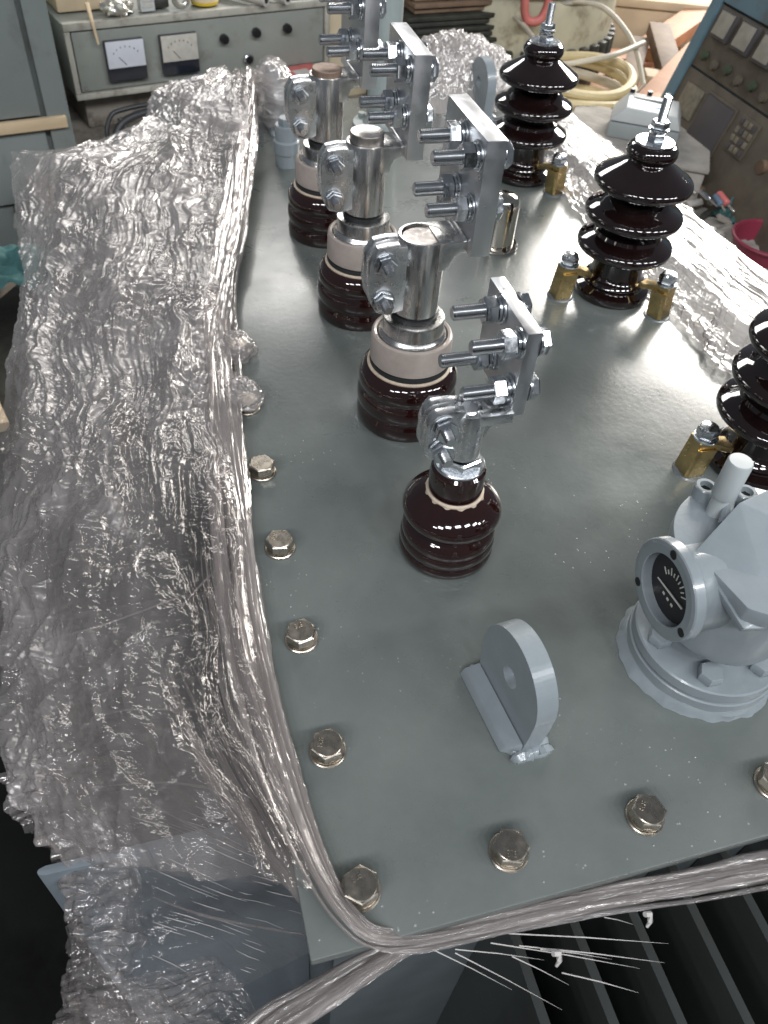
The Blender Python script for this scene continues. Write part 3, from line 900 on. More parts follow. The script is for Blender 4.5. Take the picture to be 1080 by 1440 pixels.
def sheet(rows, rc, zfun, disp, noise_edge=0.0, seed=0):
    """rows: (t, leftx, lefty, rightx, righty) outline in photo pixels, laid on the height zfun(t, v), then crumpled by disp"""
    nr, nc = rc
    t = np.linspace(0, 1, nr); v = np.linspace(0, 1, nc)
    E_ = poly_at(rows, t)
    jag = fbm(t * 60, t * 0 + 3.3, seed + 5, 4) * noise_edge
    T, Vv = np.meshgrid(t, v, indexing='ij')
    px = E_[:, 0:1] + jag[:, None] * (1 - Vv) + (E_[:, 2:3] - E_[:, 0:1]) * Vv
    py = E_[:, 1:2] + (E_[:, 3:4] - E_[:, 1:2]) * Vv
    z = zfun(T, Vv)
    d = np.stack([(px - 540) / FPX, (py - 720) / FPX, np.ones_like(px)], -1) @ RM
    P = CP + d * ((z - CP[2]) / d[..., 2])[..., None]
    sx = np.cumsum(np.linalg.norm(np.diff(P, axis=1, prepend=P[:, :1]), axis=2), axis=1)
    sx = sx - sx[:, -1:]
    ly = np.cumsum(np.linalg.norm(np.diff(P, axis=0, prepend=P[:1]), axis=2).mean(1))[:, None] + 0 * sx
    D = disp(sx, ly, T, Vv)
    N_ = normals(P)
    lat = np.stack([vnoise(sx * 55, ly * 40, seed + 71), vnoise(sx * 55, ly * 40, seed + 72), 0 * sx], -1)
    P = P + N_ * D[..., None] + lat * (np.abs(D)[..., None]) * .5
    return P, np.stack([sx, ly], -1)

def flow(sx, ly, seed, amp=.03):
    return sx + amp * fbm(sx * 9, ly * 5, seed, 3), ly + amp * fbm(sx * 7 + 4, ly * 6, seed + 9, 3)

main_rows = [(0, 300, 102, 352, 100), (.04, 240, 120, 352, 130), (.08, 212, 132, 350, 160), (.12, 205, 172, 348, 190), (.15, 140, 203, 345, 215),
             (.18, 70, 212, 340, 240), (.21, 22, 218, 336, 260), (.25, 20, 270, 328, 300), (.35, 33, 390, 312, 400), (.40, 28, 440, 306, 450),
             (.45, 10, 510, 308, 520), (.55, -10, 620, 320, 620), (.65, -15, 740, 335, 730), (.75, -12, 860, 348, 850), (.85, -5, 960, 368, 960),
             (.92, 10, 1060, 386, 1050), (.96, 30, 1125, 404, 1120), (1.0, 96, 1205, 440, 1250)]

def zmain(off, amp, seed):
    def f(T, V):
        heap = .5 + .5 * fbm(V * 3, T * 7, seed, 3)
        back = np.clip((.24 - T) / .2, 0, 1)
        return (1 - V) * (-.042) + V * .010 + np.sin(np.pi * V) * amp * (.35 + heap) + back * .035 * (.4 + V) + off
    return f

def dmain(seed, k=1.0):
    def f(s, l, T, V):
        a, b = flow(s, l, seed, .04)
        patch = .5 + .5 * fbm(a * 11, b * 8, seed + 6, 3)              # calm and crumpled areas
        pc = np.clip((patch - .36) / .30, 0, 1)
        st = np.clip(1.25 - T * 1.0 + .5 * (V - .5), .2, 1)            # lengthwise pleats fade toward the front
        cr = np.clip(T * 1.5 + .10, .15, 1)
        big = .013 * ridge(a * 11, b * 3.2, seed + 1, 2)
        pl = .0050 * ridge(a * 48, b * 6, seed + 2, 3) * st
        fine = .0013 * ridge(a * 170, b * 14, seed + 7, 2) * st
        dg = .0050 * ridge((a + .8 * b) * 24, (a - b) * 6, seed + 3, 2) * (1 - .5 * st)
        c1 = .0040 * ridge(a * 62, b * 58, seed + 4, 3) * cr * np.maximum(pc, .32)
        c2 = .0020 * ridge(a * 150, b * 150, seed + 5, 2) * np.maximum(pc, .30 * cr)
        taut = np.clip((T - .5) / .15, 0, 1) * np.clip((V - .66) / .16, 0, 1)      # stretched tight beside the hem toward the front
        c1 = c1 * (1 - .85 * taut); c2 = c2 * (1 - .85 * taut); big = big * (1 - .6 * taut)
        fine = fine + taut * .0016 * ridge(a * 150, b * 7, seed + 12, 2)
        edge = np.clip(V / .05, 0, 1) * np.clip((1 - V) / .04, .3, 1)
        return k * (big + pl + fine + dg + c1 + c2) * (.4 + .6 * edge)
    return f

def lmain(seed, lo, hi):
    def f(s, l, T, V):
        """how many layers of film lie together: a thick heap at the back, single layers toward the front"""
        a, b = flow(s, l, seed, .05)
        n_ = .5 + .5 * fbm(a * 7, b * 6, seed + 3, 4)
        g = np.interp(T, [0, .3, .5, .65, .85, 1], [1, .95, .66, .42, .34, .30])
        ln = np.clip(ridge(a * 26, b * 7, seed + 8, 3), 0, 1) ** 3
        g = g * (1 - .75 * np.clip((T - .5) / .15, 0, 1) * np.clip((V - .6) / .2, 0, 1)) * (1 + .9 * np.clip((T - .5) / .2, 0, 1) * np.clip((.35 - V) / .25, 0, 1))
        return lo + (hi - lo) * g * np.clip(n_ * 1.5 - .15, 0, 1.4) + .55 * ln * (.4 + g)
    return f

film = thing('stretch_film', 'large crumpled clear stretch film heaped over the fins along the left edge', 'plastic film', (-.12, .5, -.05))

def fb(name, P, m, uv, parent, keep=None, layers=None):
    o = grid_object(name, P, m, parent, keep, uv, layers)
    w = parent.location
    o.matrix_parent_inverse = Matrix.Translation(-w)
    return o

P, uv = sheet(main_rows, (800, 320), zmain(.004, .030, 3), dmain(11), 7, 1)
TT, VV = np.meshgrid(np.linspace(0, 1, 800), np.linspace(0, 1, 320), indexing='ij')
fb('outer_layer', P, 'film', uv, film, layers=lmain(15, .10, 1.5)(uv[..., 0], uv[..., 1], TT, VV))
inner_rows = [(t, lx + 22, ly + 6, rx - 4, ry + 3) for t, lx, ly, rx, ry in main_rows]
P, uv = sheet(inner_rows, (460, 200), zmain(-.014, .020, 5), dmain(41, .9), 9, 2)
TT, VV = np.meshgrid(np.linspace(0, 1, 460), np.linspace(0, 1, 200), indexing='ij')
fb('inner_layer', P, 'film_in', uv, film, layers=lmain(45, .03, 1.0)(uv[..., 0], uv[..., 1], TT, VV))

def smooth_path(pts, n):
    pts = np.array(pts, float); k = len(pts)
    t = np.linspace(0, k - 1, n); o = []
    for x in t:
        i = min(int(x), k - 2); u = x - i
        p0, p1, p2, p3 = pts[max(i - 1, 0)], pts[i], pts[i + 1], pts[min(i + 2, k - 1)]
        o.append(.5 * ((2 * p1) + (-p0 + p2) * u + (2 * p0 - 5 * p1 + 4 * p2 - p3) * u * u + (-p0 + 3 * p1 - 3 * p2 + p3) * u ** 3))
    return np.array(o)

def hem(path, wid, hgt, n, m, seed, k=1.0):
    """a rolled, pleated strip of film along a path: closed cross-section with long pleats"""
    C_ = smooth_path(path, n); Tn = np.gradient(C_, axis=0); Tn /= np.linalg.norm(Tn, axis=1, keepdims=True)
    B = np.cross(Tn, [0, 0, 1.0]); B /= np.linalg.norm(B, axis=1, keepdims=True); U = np.cross(B, Tn)
    wid = np.interp(np.linspace(0, 1, n), np.linspace(0, 1, len(wid)), wid); hgt = np.interp(np.linspace(0, 1, n), np.linspace(0, 1, len(hgt)), hgt)
    th = np.linspace(0, 2 * np.pi, m)
    L_ = np.r_[0, np.cumsum(np.linalg.norm(np.diff(C_, axis=0), axis=1))]
    TH, LL = np.meshgrid(th, L_); tw = TH + .5 * fbm(LL * 5, LL * 0, seed, 2)
    cx = np.cos(tw) * 3; cy = np.sin(tw) * 3
    r = 1 + k * (.34 * ridge(cx * 1.1 + LL * 1.2, cy * 1.1 + LL * .8, seed + 1, 2) + .20 * ridge(cx * 3.6, cy * 3.6 + LL * 3, seed + 2, 2) + .10 * ridge(cx * 8, cy * 8 + LL * 5, seed + 4, 2) + .05 * ridge(cx * 2 + LL * 40, cy * 2 + LL * 55, seed + 3, 2))
    W_ = wid[:, None] * r; H_ = hgt[:, None] * r
    return C_[:, None] + B[:, None] * (np.cos(TH) * W_)[..., None] + U[:, None] * (np.sin(TH) * H_)[..., None], np.stack([TH * .012, LL], -1)

def pleats(path, n_str, wid, hgt, rad, n, seed, flat=.45):
    """a gathered bundle of long film pleats that wander round a path; one joined surface"""
    C_ = smooth_path(path, n); Tn = np.gradient(C_, axis=0); Tn /= np.linalg.norm(Tn, axis=1, keepdims=True)
    B = np.cross(Tn, [0, 0, 1.0]); B /= np.linalg.norm(B, axis=1, keepdims=True); U = np.cross(B, Tn)
    x = np.linspace(0, 1, n); f_ = lambda q: np.interp(x, np.linspace(0, 1, len(q)), q)
    wid, hgt, rad = f_(wid), f_(hgt), f_(rad)
    L_ = np.r_[0, np.cumsum(np.linalg.norm(np.diff(C_, axis=0), axis=1))]
    r_ = np.random.RandomState(seed); Vs = []; Fs = []; UVs = []; Ls = []; o = 0; m = 12
    for k in range(n_str):
        u0 = (k + .5) / n_str * 2 - 1
        off = (u0 * .8 + .35 * fbm(L_ * 4, L_ * 0 + k * 3.7, seed + k, 3)) * wid
        up = (1 - u0 ** 2) * hgt * .8 + hgt * .7 * fbm(L_ * 6, L_ * 0 + k * 5.1, seed + 50 + k, 3)
        rr = rad * (.65 + .7 * r_.rand()) * (1 + .45 * fbm(L_ * 14, L_ * 0 + k, seed + 90 + k, 3))
        Q = C_ + B * off[:, None] + U * up[:, None]
        th = np.linspace(0, 2 * np.pi, m) + r_.rand() * 6
        TH, LL = np.meshgrid(th, L_)
        pr = 1 + .35 * ridge(np.cos(TH) * 2.2 + k, np.sin(TH) * 2.2 + LL * 9, seed + 7 + k, 2) + .16 * ridge(np.cos(TH) * 2 + k, np.sin(TH) * 2 + LL * 70, seed + 9 + k, 2)
        tw = (.6 * np.sin(L_ * 7 + k) + u0 * .5)[:, None]
        ca = np.cos(TH) * rr[:, None] * pr; sa = np.sin(TH) * rr[:, None] * pr * flat
        P_ = Q[:, None] + B[:, None] * (ca * np.cos(tw) - sa * np.sin(tw))[..., None] + U[:, None] * (ca * np.sin(tw) + sa * np.cos(tw))[..., None]
        idx = np.arange(n * m).reshape(n, m) + o
        Fs.append(np.stack([idx[:-1, :-1], idx[:-1, 1:], idx[1:, 1:], idx[1:, :-1]], -1).reshape(-1, 4)); Vs.append(P_.reshape(-1, 3))
        UVs.append(np.stack([TH * .004 + k * .05, LL], -1).reshape(-1, 2)); Ls.append((.55 + .6 * (.5 + .5 * fbm(LL * 12, TH * .6 + k, seed + 33, 3))).reshape(-1)); o += n * m
    return np.concatenate(Vs), np.concatenate(Fs), np.concatenate(UVs), np.concatenate(Ls)


def pleat_object(name, data, m, parent):
    V, F, UV, LY = data
    me = bpy.data.meshes.new(name)
    me.vertices.add(len(V)); me.vertices.foreach_set('co', V.astype(np.float32).ravel())
    me.loops.add(F.size); me.loops.foreach_set('vertex_index', F.astype(np.int32).ravel())
    me.polygons.add(len(F)); me.polygons.foreach_set('loop_start', np.arange(0, F.size, 4, dtype=np.int32))
    me.update(calc_edges=True)
    l = me.uv_layers.new(name='UVMap'); l.data.foreach_set('uv', UV[F.ravel()].astype(np.float32).ravel())
    at_ = me.attributes.new('layers', 'FLOAT', 'POINT'); at_.data.foreach_set('value', LY.astype(np.float32))
    me.shade_smooth(); me.materials.append(M[m])
    o = link(name, me, parent); o.matrix_parent_inverse = Matrix.Translation(-parent.location)
    return o


hp_ = [(352, 108, .045), (347, 160, .04), (340, 220, .030), (328, 300, .020), (312, 390, .015), (304, 465, .012), (309, 560, .010), (318, 660, .008), (328, 760, .007),
       (338, 850, .006), (354, 930, .005), (372, 1010, .004), (394, 1090, .004), (422, 1170, .004), (452, 1235, .006), (488, 1288, .007), (530, 1318, .003), (600, 1316, -.010), (690, 1300, -.014)]
pleat_object('rolled_hem', pleats([gz(x, y, z) for x, y, z in hp_], 13, [.010, .014, .018, .020, .019, .020, .020, .019, .018, .017, .016, .016, .015, .013, .010, .008, .007, .006, .004],
             [.012, .010, .008, .007, .006, .005, .005, .005, .005, .005, .005, .004, .004, .004, .004, .004, .003, .003, .003],
             [.0040, .0045, .0048, .0046, .0044, .0042, .0040, .0040, .0038, .0036, .0034, .0034, .0030, .0024, .0017, .0013, .0012, .0010, .0006], 520, 61), 'film_hem', film)
# further pleats beside the hem that fan out toward the near corner
for q, (n_, sd, pts) in enumerate([(9, 75, [(300, 770, .0), (312, 860, -.004), (332, 960, -.006), (362, 1070, -.006), (398, 1160, -.006), (426, 1226, -.006), (446, 1290, -.012)]),
                                   (7, 175, [(250, 930, -.016), (285, 1010, -.016), (330, 1100, -.014), (380, 1180, -.012), (420, 1245, -.010), (450, 1300, -.012)])]):
    pleat_object('rolled_hem', pleats([gz(x, y, z) for x, y, z in pts], n_, [.018, .024, .026, .022, .014, .008, .004], [.006, .006, .005, .004], [.0002, .0012, .0024, .0026, .0022, .0016, .0006], 240, sd), 'film_hem', film)

# taut clear skirt from the hem down over the corner of the fins
skirt_rows = [(0, 5, 1040, 386, 1010), (.2, 25, 1125, 402, 1085), (.4, 85, 1190, 425, 1150), (.6, 98, 1280, 446, 1215), (.8, 104, 1370, 462, 1262), (1, 120, 1500, 455, 1330)]

def zskirt(T, V):
    return (1 - V) * (-.085 - .03 * T) + V * (-.012 - .030 * T) - .02 * np.sin(np.pi * V)

def dskirt(s, l, T, V):
    a, b = flow(s, l, 91, .012)
    left = np.clip((.42 - V) / .3, 0, 1)
    fan = V + .25 * T
    st = .0020 * ridge(l * 75 - 17 * V + 2 * fbm(s * 6, l * 6, 92), s * 5, 93, 2)
    cr = left * (.006 * ridge(a * 40, b * 30, 94, 3) + .0035 * ridge(a * 110, b * 100, 95, 2))
    return st + cr

P, uv = sheet(skirt_rows, (300, 240), zskirt, dskirt, 8, 4)
uv[..., 1] -= .23 * np.linspace(0, 1, 240)[None, :]
fb('taut_skirt', P, 'film_clear', uv, film)
mbs = MB(); rs_ = random.Random(9)
for k in range(64):                                   # pale tubes added as painted glints along the taut film
    t0, v0 = rs_.uniform(.30, .95), rs_.uniform(.30, .92)
    ln = rs_.uniform(.04, .16) if k % 4 else rs_.uniform(.15, .3)
    q = []
    for w_ in (0, .5, 1):
        tt, vv_ = t0 + ln * .62 * w_, v0 + ln * w_
        if tt > .985 or vv_ > .985: break
        q.append(P[int(tt * 299), int(vv_ * 239)] + np.array([0, -.0006, .0012]))
    if len(q) == 3: mbs.tube(q, [.00008, rs_.uniform(.00012, .00036), .00008], 5)
o = mbs.build('glint_streaks', 'strand', film); o.matrix_parent_inverse = Matrix.Translation(-film.location)
# crumpled tail hanging down beside the black floor
tail_rows = [(0, 8, 1085, 150, 1065), (.2, 28, 1140, 170, 1120), (.35, 82, 1185, 190, 1180), (.5, 96, 1250, 205, 1250), (.65, 100, 1315, 200, 1320), (.8, 96, 1380, 185, 1370), (1, 88, 1480, 250, 1490)]
P, uv = sheet(tail_rows, (300, 110), lambda T, V: -.07 - .03 * T + .02 * np.sin(np.pi * V),
              lambda s, l, T, V: .009 * ridge(s * 26, l * 12, 101, 2) + .005 * ridge(s * 60, l * 50, 103, 3) + .0025 * ridge(s * 130, l * 120, 102, 2), 9, 7)
fb('hanging_tail', P, 'film', uv, film, layers=.25 + .5 * np.clip(ridge(uv[..., 0] * 30, uv[..., 1] * 14, 107, 3), 0, 1))
tail_rows = [(0, 90, 1400, 300, 1345), (.5, 90, 1450, 360, 1420), (1, 95, 1520, 420, 1500)]
P, uv = sheet(tail_rows, (120, 160), lambda T, V: -.10 - .03 * T + .015 * np.sin(np.pi * V),
              lambda s, l, T, V: .009 * ridge(s * 14, l * 22, 111, 2) + .005 * ridge(s * 55, l * 55, 113, 3) + .0025 * ridge(s * 120, l * 130, 112, 2), 7, 8)
fb('hanging_tail', P, 'film', uv, film, layers=.25 + .5 * np.clip(ridge(uv[..., 0] * 20, uv[..., 1] * 20, 117, 3), 0, 1))
# thin tension lines over the corner
for k, (x0, y0, x1, y1, z0, z1) in enumerate([(300, 1160, 452, 1275, -.045, -.012), (190, 1120, 440, 1240, -.06, -.010), (215, 1262, 452, 1318, -.07, -.02), (150, 1105, 405, 1130, -.05, -.006),
                                              (250, 860, 338, 770, -.01, .012), (60, 900, 250, 840, -.02, .006), (130, 1010, 300, 1000, -.03, .0), (90, 720, 190, 640, -.01, .018)]):
    a = gz(x0, y0, z0); b = gz(x1, y1, z1)
    mid = np.array([.004 * math.sin(k * 3), .006 * math.cos(k * 2), .002])
    P, uv = hem([a, a * .6 + b * .4 + mid, b], [.0003, .0009, .0004], [.0003, .0006, .0003], 90, 12, 121 + k, .8)
    fb('tension_fold', P, 'film_hem', uv, film)

# film rope stretched under the front edge
rope = thing('film_rope', 'twisted rope of clear film stretched along under the front edge of the cover', 'plastic film', (.15, -.045, -.015))
rp = [(500, 1300, .004), (535, 1322, -.002), (580, 1322, -.010), (640, 1310, -.014), (740, 1288, -.016), (860, 1262, -.016), (980, 1241, -.018), (1110, 1216, -.020)]
pleat_object('twisted_rope', pleats([gz(x, y, z) for x, y, z in rp], 14, [.003, .006, .008, .009, .009, .010, .011, .012], [.002, .003, .004, .004, .005], [.0006, .0014, .0017, .0019, .0021, .0022, .0023], 360, 81, .5), 'film_hem', rope)
rp = [(640, 1312, -.016), (585, 1328, -.019), (545, 1344, -.024), (500, 1370, -.034), (440, 1408, -.045), (385, 1445, -.055), (330, 1500, -.07)]
pleat_object('hanging_rope', pleats([gz(x, y, z) for x, y, z in rp], 9, [.002, .004, .007, .009, .011, .013, .016], [.002, .004, .005, .006], [.0008, .0018, .0028, .0032, .0034, .0036], 220, 85, .6), 'film_hem', rope)
rs_ = random.Random(5)
strands = [(700, 1312, 940, 1327), (730, 1330, 935, 1354), (690, 1326, 900, 1362), (790, 1368, 898, 1396), (640, 1335, 765, 1350), (760, 1335, 860, 1349), (850, 1290, 890, 1300),
           (720, 1345, 800, 1385), (610, 1336, 720, 1392), (640, 1340, 790, 1420)]
for k, (x0, y0, x1, y1) in enumerate(strands):
    a = gz(x0, y0, -.022); b = gz(x1, y1, -.050)
    MB().tube([a, a * .5 + b * .5 + np.array([0, .001, -.001]), b], [.0004, .00042 - .00002 * k, .00006], 6).build('strand', 'strand', rope).matrix_parent_inverse = Matrix.Translation(-rope.location)
for k, (x0, y0) in enumerate([(775, 1345), (903, 1290)]):
    a = gz(x0, y0, -.025)
    MB().tube([a + np.array([0, 0, .006]), a + np.array([.004, 0, .004]), a + np.array([.005, -.003, -.002]), a + np.array([.003, -.005, -.006])], [.0018, .0022, .0018, .001], 8).build('torn_flap', 'strand', rope).matrix_parent_inverse = Matrix.Translation(-rope.location)

# bright film along the right edge of the cover
rfilm = thing('edge_film', 'glaring white sheet of film draped over the right edge beyond the dark bushings', 'plastic film', (.66, .7, 0))
rr = [(0, 722, 178, 752, 120), (.15, 765, 225, 800, 158), (.3, 812, 300, 880, 222), (.45, 880, 392, 945, 278), (.6, 950, 448, 1000, 322), (.75, 1005, 505, 1050, 362), (1, 1110, 620, 1200, 470)]

def zr(T, V):
    return .003 + .022 * np.clip(V / .5, 0, 1) ** 1.5 + .006 * fbm(V * 3, T * 8, 7)

def dr(s, l, T, V):
    a, b = flow(s, l, 21, .02)
    inn = np.clip((.45 - V) / .3, 0, 1); w = np.clip(V / .1, .3, 1)
    return w * (.0022 * ridge(a * 22, b * 5, 22, 2) + .0011 * ridge(a * 95, b * 6, 23, 2) + .0004 * ridge(a * 220, b * 20, 26, 2) + inn * (.0035 * ridge(a * 50, b * 34, 25, 3) + .0014 * ridge(a * 120, b * 110, 24, 2)))

P, uv = sheet(rr, (460, 150), zr, dr, 9, 12)
# the sheet goes on over the edge and hangs down outside
ex = np.linspace(0, 1, 40)[None, 1:, None]
last = P[:, -1:, :]
drop = np.concatenate([np.sin(ex * 1.5) * .06, 0 * ex, -(ex ** 1.4) * .38], -1)
rip = np.concatenate([.012 * ridge(uv[:, -1:, 1:2] * 18 + 0 * ex, ex * 2, 31, 2), 0 * ex + 0 * last[..., :1], 0 * ex + 0 * last[..., :1]], -1)
P2 = np.concatenate([P, last + drop + rip], 1)
uv2 = np.concatenate([uv, uv[:, -1:] + np.concatenate([ex * .4 + 0 * last[..., :1], 0 * ex + 0 * last[..., :1]], -1)], 1)
fb('draped_sheet', P2, 'film_white', uv2, rfilm)

# film bundle behind the rear edge
bfilm = thing('film_bundle', 'pale rounded bundle of crumpled film behind the far lifting lug', 'plastic film', (.5, 1.36, 0))
nr, nc = 240, 280
uu, vv = np.meshgrid(np.linspace(-1, 1, nr), np.linspace(-1, 1, nc), indexing='ij')
rad = np.clip(np.sqrt(uu ** 2 + vv ** 2), 0, 1.42)
hgt = np.clip(1 - rad ** 2, -1.2, 1)
cc = gz(650, 150, 0)
X = cc[0] + .005 + vv * .15; Y = cc[1] + .07 + uu * .11
Z = -.03 + .115 * np.sign(hgt) * np.abs(hgt) ** .6 + .010 * ridge(vv * 4, uu * 3, 51, 3) + .007 * ridge(vv * 11 + uu * 3, uu * 8, 52, 3) + .004 * ridge(vv * 22 + uu * 6, uu * 16, 53, 3)
fb('bundle', np.stack([X, Y, Z], -1), 'film_white', np.stack([vv * .15, uu * .11], -1), bfilm)

# film clinging to the left rear lug and to the two last bolts
wrapf = thing('film_wrap', 'clear film clinging round the far left lifting lug', 'plastic film', (.15, 1.19, 0))
nr, nc = 90, 70
uu, vv = np.meshgrid(np.linspace(0, 1, nr), np.linspace(0, 1, nc), indexing='ij')
ang = vv * 2 * np.pi
rx = .024 + .006 * ridge(vv * 5, uu * 4, 55, 2) + .003 * ridge(vv * 14, uu * 12, 56, 2); ry = .048 + .006 * ridge(vv * 5, uu * 4, 57, 2)
tp = np.clip((1 - uu) * 6, 0, 1) ** .5
fb('wrap', np.stack([.150 + rx * tp * np.cos(ang), 1.190 + ry * tp * np.sin(ang), .012 + uu * .088 + .003 * ridge(vv * 9, uu * 9, 58)], -1), 'film', np.stack([vv * .2, uu * .1], -1), wrapf)
for k, (bx, by, lab) in enumerate([(.0035, 6 * SY, 'small pucker of clear film over the seventh bolt'), (-.003, 5 * SY + .012, 'clear film bubble beside the sixth bolt')]):
    nr, nc = 40, 48
    uu, vv = np.meshgrid(np.linspace(0, 1, nr), np.linspace(0, 1, nc), indexing='ij')
    r_ = .019 * np.sin(uu * np.pi / 2) * (1 + .25 * ridge(vv * 8, uu * 4, 60 + k, 2)); a_ = vv * 2 * np.pi
    pk = tag(grid_object('film_pucker', np.stack([bx + r_ * np.cos(a_), by + r_ * np.sin(a_) * 1.25, .003 + .020 * np.cos(uu * np.pi / 2) + .002 * ridge(vv * 14, uu * 8, 63 + k, 2)], -1), 'film', None, None, np.stack([vv * .1, uu * .03], -1)), lab, 'plastic film')


# ------------------------------------------------------------------ workshop behind the transformer
M['cab'] = mat('cabinet_green_grey', (.255, .27, .245), .5, var=.10, vscale=6, dirt=(.14, .13, .11), dscale=9, dthr=(.55, .8))
M['cab_edge'] = mat('cabinet_worn_edge', (.42, .41, .36), .55, var=.12, vscale=9, dirt=(.22, .2, .16), dscale=14)
M['cab_left'] = mat('left_cabinet_grey_green', (.18, .205, .20), .5, var=.08, vscale=5, dirt=(.11, .115, .105), dscale=7, dthr=(.55, .8))
M['white_print'] = mat('meter_white_face', (.62, .64, .70), .3, var=.04, coat=.5)
M['pale_meter'] = mat('dusty_meter_face', (.50, .48, .43), .4, var=.1, vscale=60)
M['navy'] = mat('dark_meter_band', (.018, .02, .03), .3, coat=.4)
M['wood'] = mat('pale_wood_batten', (.55, .43, .28), .6, var=.18, vscale=18, stretch=(.2, 1, 1))
M['orange'] = mat('orange_brown_timber', (.52, .26, .14), .6, var=.2, vscale=14)
M['cream'] = mat('cream_board', (.66, .57, .40), .6, var=.10, vscale=5)
M['carton'] = mat('cream_carton', (.62, .50, .34), .7, var=.14, vscale=7)
M['card'] = mat('grimy_bench_top', (.30, .27, .235), .7, var=.25, vscale=9, dirt=(.13, .11, .09), dscale=11)
M['paper'] = mat('grey_white_paper', (.52, .50, .46), .7, var=.12, vscale=20, bump=.002, bscale=25)
M['cable'] = mat('black_cable', (.022, .025, .028), .45)
M['cream_iron'] = mat('cream_painted_iron', (.48, .45, .33), .5, var=.16, vscale=9, dirt=(.20, .15, .09), dscale=12, dthr=(.52, .72))
M['dark_iron'] = mat('dark_oily_iron', (.035, .036, .03), .55, var=.35, vscale=22, bump=.003, bscale=40)
M['brown_iron'] = mat('rusty_brown_iron', (.17, .115, .075), .65, var=.3, vscale=20)
M['hose'] = mat('cream_yellow_hose', (.66, .54, .30), .5, var=.16, vscale=16)
M['hose_w'] = mat('pale_cable', (.60, .55, .45), .5, var=.12, vscale=16)
M['pink'] = mat('red_painted_hook', (.52, .16, .14), .45, var=.15)
M['blue'] = mat('blue_console_paint', (.13, .215, .26), .5, var=.12, vscale=6, dirt=(.12, .14, .14), dscale=8)
M['grimy'] = mat('grimy_console_face', (.125, .105, .078), .6, var=.2, vscale=9, dirt=(.075, .06, .045), dscale=8, dthr=(.45, .7))
M['console_dark'] = mat('grimy_dark_screen', (.085, .078, .08), .5, var=.15, vscale=10)
M['console_meter'] = mat('dusty_console_meter', (.33, .31, .26), .5, var=.16, vscale=30)
M['key_tan'] = mat('grimy_key', (.20, .175, .13), .6, var=.3, vscale=80)
M['green'] = mat('green_knob', (.055, .075, .045), .5, var=.3, vscale=50)
M['device'] = mat('light_grey_device', (.55, .58, .58), .4, var=.05)
M['device_d'] = mat('grey_device_side', (.30, .33, .33), .45, var=.06)
M['sticker'] = mat('blue_sticker', (.06, .32, .62), .4)
M['cloth'] = mat('grey_beige_cloth', (.34, .32, .29), .9, var=.2, vscale=18, bump=.004, bscale=30)
M['teal'] = mat('teal_cloth', (.045, .13, .13), .8, var=.3, vscale=30)
M['maroon'] = mat('maroon_basin', (.25, .03, .06), .4, coat=.3)
M['yellow'] = mat('yellow_plastic', (.72, .52, .05), .4)
M['red'] = mat('red_card', (.62, .16, .15), .5, var=.12, vscale=30)
M['blue_cloth'] = mat('blue_rag', (.14, .21, .29), .8, var=.25, vscale=40)
M['silver'] = mat('foil_scrap', (.7, .68, .62), .3, .9, var=.2, vscale=60, bump=.004, bscale=80)

CB = np.array([-.215, 2.206, -.155]); CA = math.atan2(.273, .962)      # top left front corner of the meter cabinet


def cab(name, label, cat, loc, rz):
    return thing(name, label, cat, tuple(float(c) for c in loc), rz)


# bench under everything at the left rear
bench = cab('workbench', 'grimy workbench carrying the meter cabinet', 'bench', (-.30, 2.13, -.9), CA)
MB().box((-.10, -.28, .455), (1.3, .62, .490), .004).build('bench_top', 'card', bench)
for lx, ly in ((-.06, -.24), (1.24, -.24), (-.06, .56), (1.24, .56)):
    MB().box((lx - .03, ly - .03, .0), (lx + .03, ly + .03, .453), .003).build('leg', 'cab_left', bench)

c = cab('meter_cabinet', 'grey green instrument cabinet with two square meters and black knobs', 'cabinet', (CB[0], CB[1], -.308), CA)
WD, HT = .755, .165
MB().box((0, .022, .0), (WD, .42, HT + .006), .004).build('case', 'cab', c)
MB().box((.03, .06, -.101), (WD - .03, .40, -.001), .004).build('plinth', 'card', c)
MB().box((.018, .006, .012), (WD - .018, .0205, HT - .012), .002).build('front_panel', 'cab', c)
for nm, lo, hi in (('frame_rail', (0, 0, HT - .008), (WD, .020, HT + .010)), ('frame_rail', (0, 0, -.006), (WD, .020, .009)), ('frame_post', (0, .001, .0095), (.0145, .0195, HT - .0085)), ('frame_post', (WD - .0145, .001, .0095), (WD, .0195, HT - .0085))):
    MB().box(lo, hi, .003).build(nm, 'cab_edge', c)
for x, m in ((.092, 'white_print'), (.240, 'pale_meter')):
    mt = MB().box((x, -.010, .032), (x + .104, .0055, .130), .003).build('panel_meter', 'navy', c)
    MB().box((x + .002, -.0135, .066), (x + .102, -.0102, .129), .001).build('meter_face', m, mt)
    nd = MB().tube([(x + .050, -.0142, .072), (x + .032, -.0142, .092)], .0008, 6).build('needle', 'navy', mt)
    for k in range(7):
        a = math.radians(40 + 100 * k / 6)
        MB().box((x + .052 + .042 * math.cos(a) - .001, -.0142, .076 + .040 * math.sin(a) - .002), (x + .052 + .042 * math.cos(a) + .001, -.0137, .076 + .040 * math.sin(a) + .002)).build('scale_mark', 'navy', mt)
for x, z in ((.425, .103), (.522, .110), (.618, .112)):
    MB().lathe([(.011, 0), (.0125, .002), (.0125, .012), (.010, .018), (.001, .019)], (x, .0055, z), '-y', 24).build('knob', 'black', c)
kb = MB().lathe([(.011, 0), (.0145, .001), (.0145, .010), (.012, .012), (.009, .012), (.009, .008), (.001, .008)], (.495, .0055, .044), '-y', 28).build('push_button', 'zinc', c)
MB().cyl(.0085, .004, (.495, -.003, .044), '-y', 20).build('button_cap', 'black', kb)
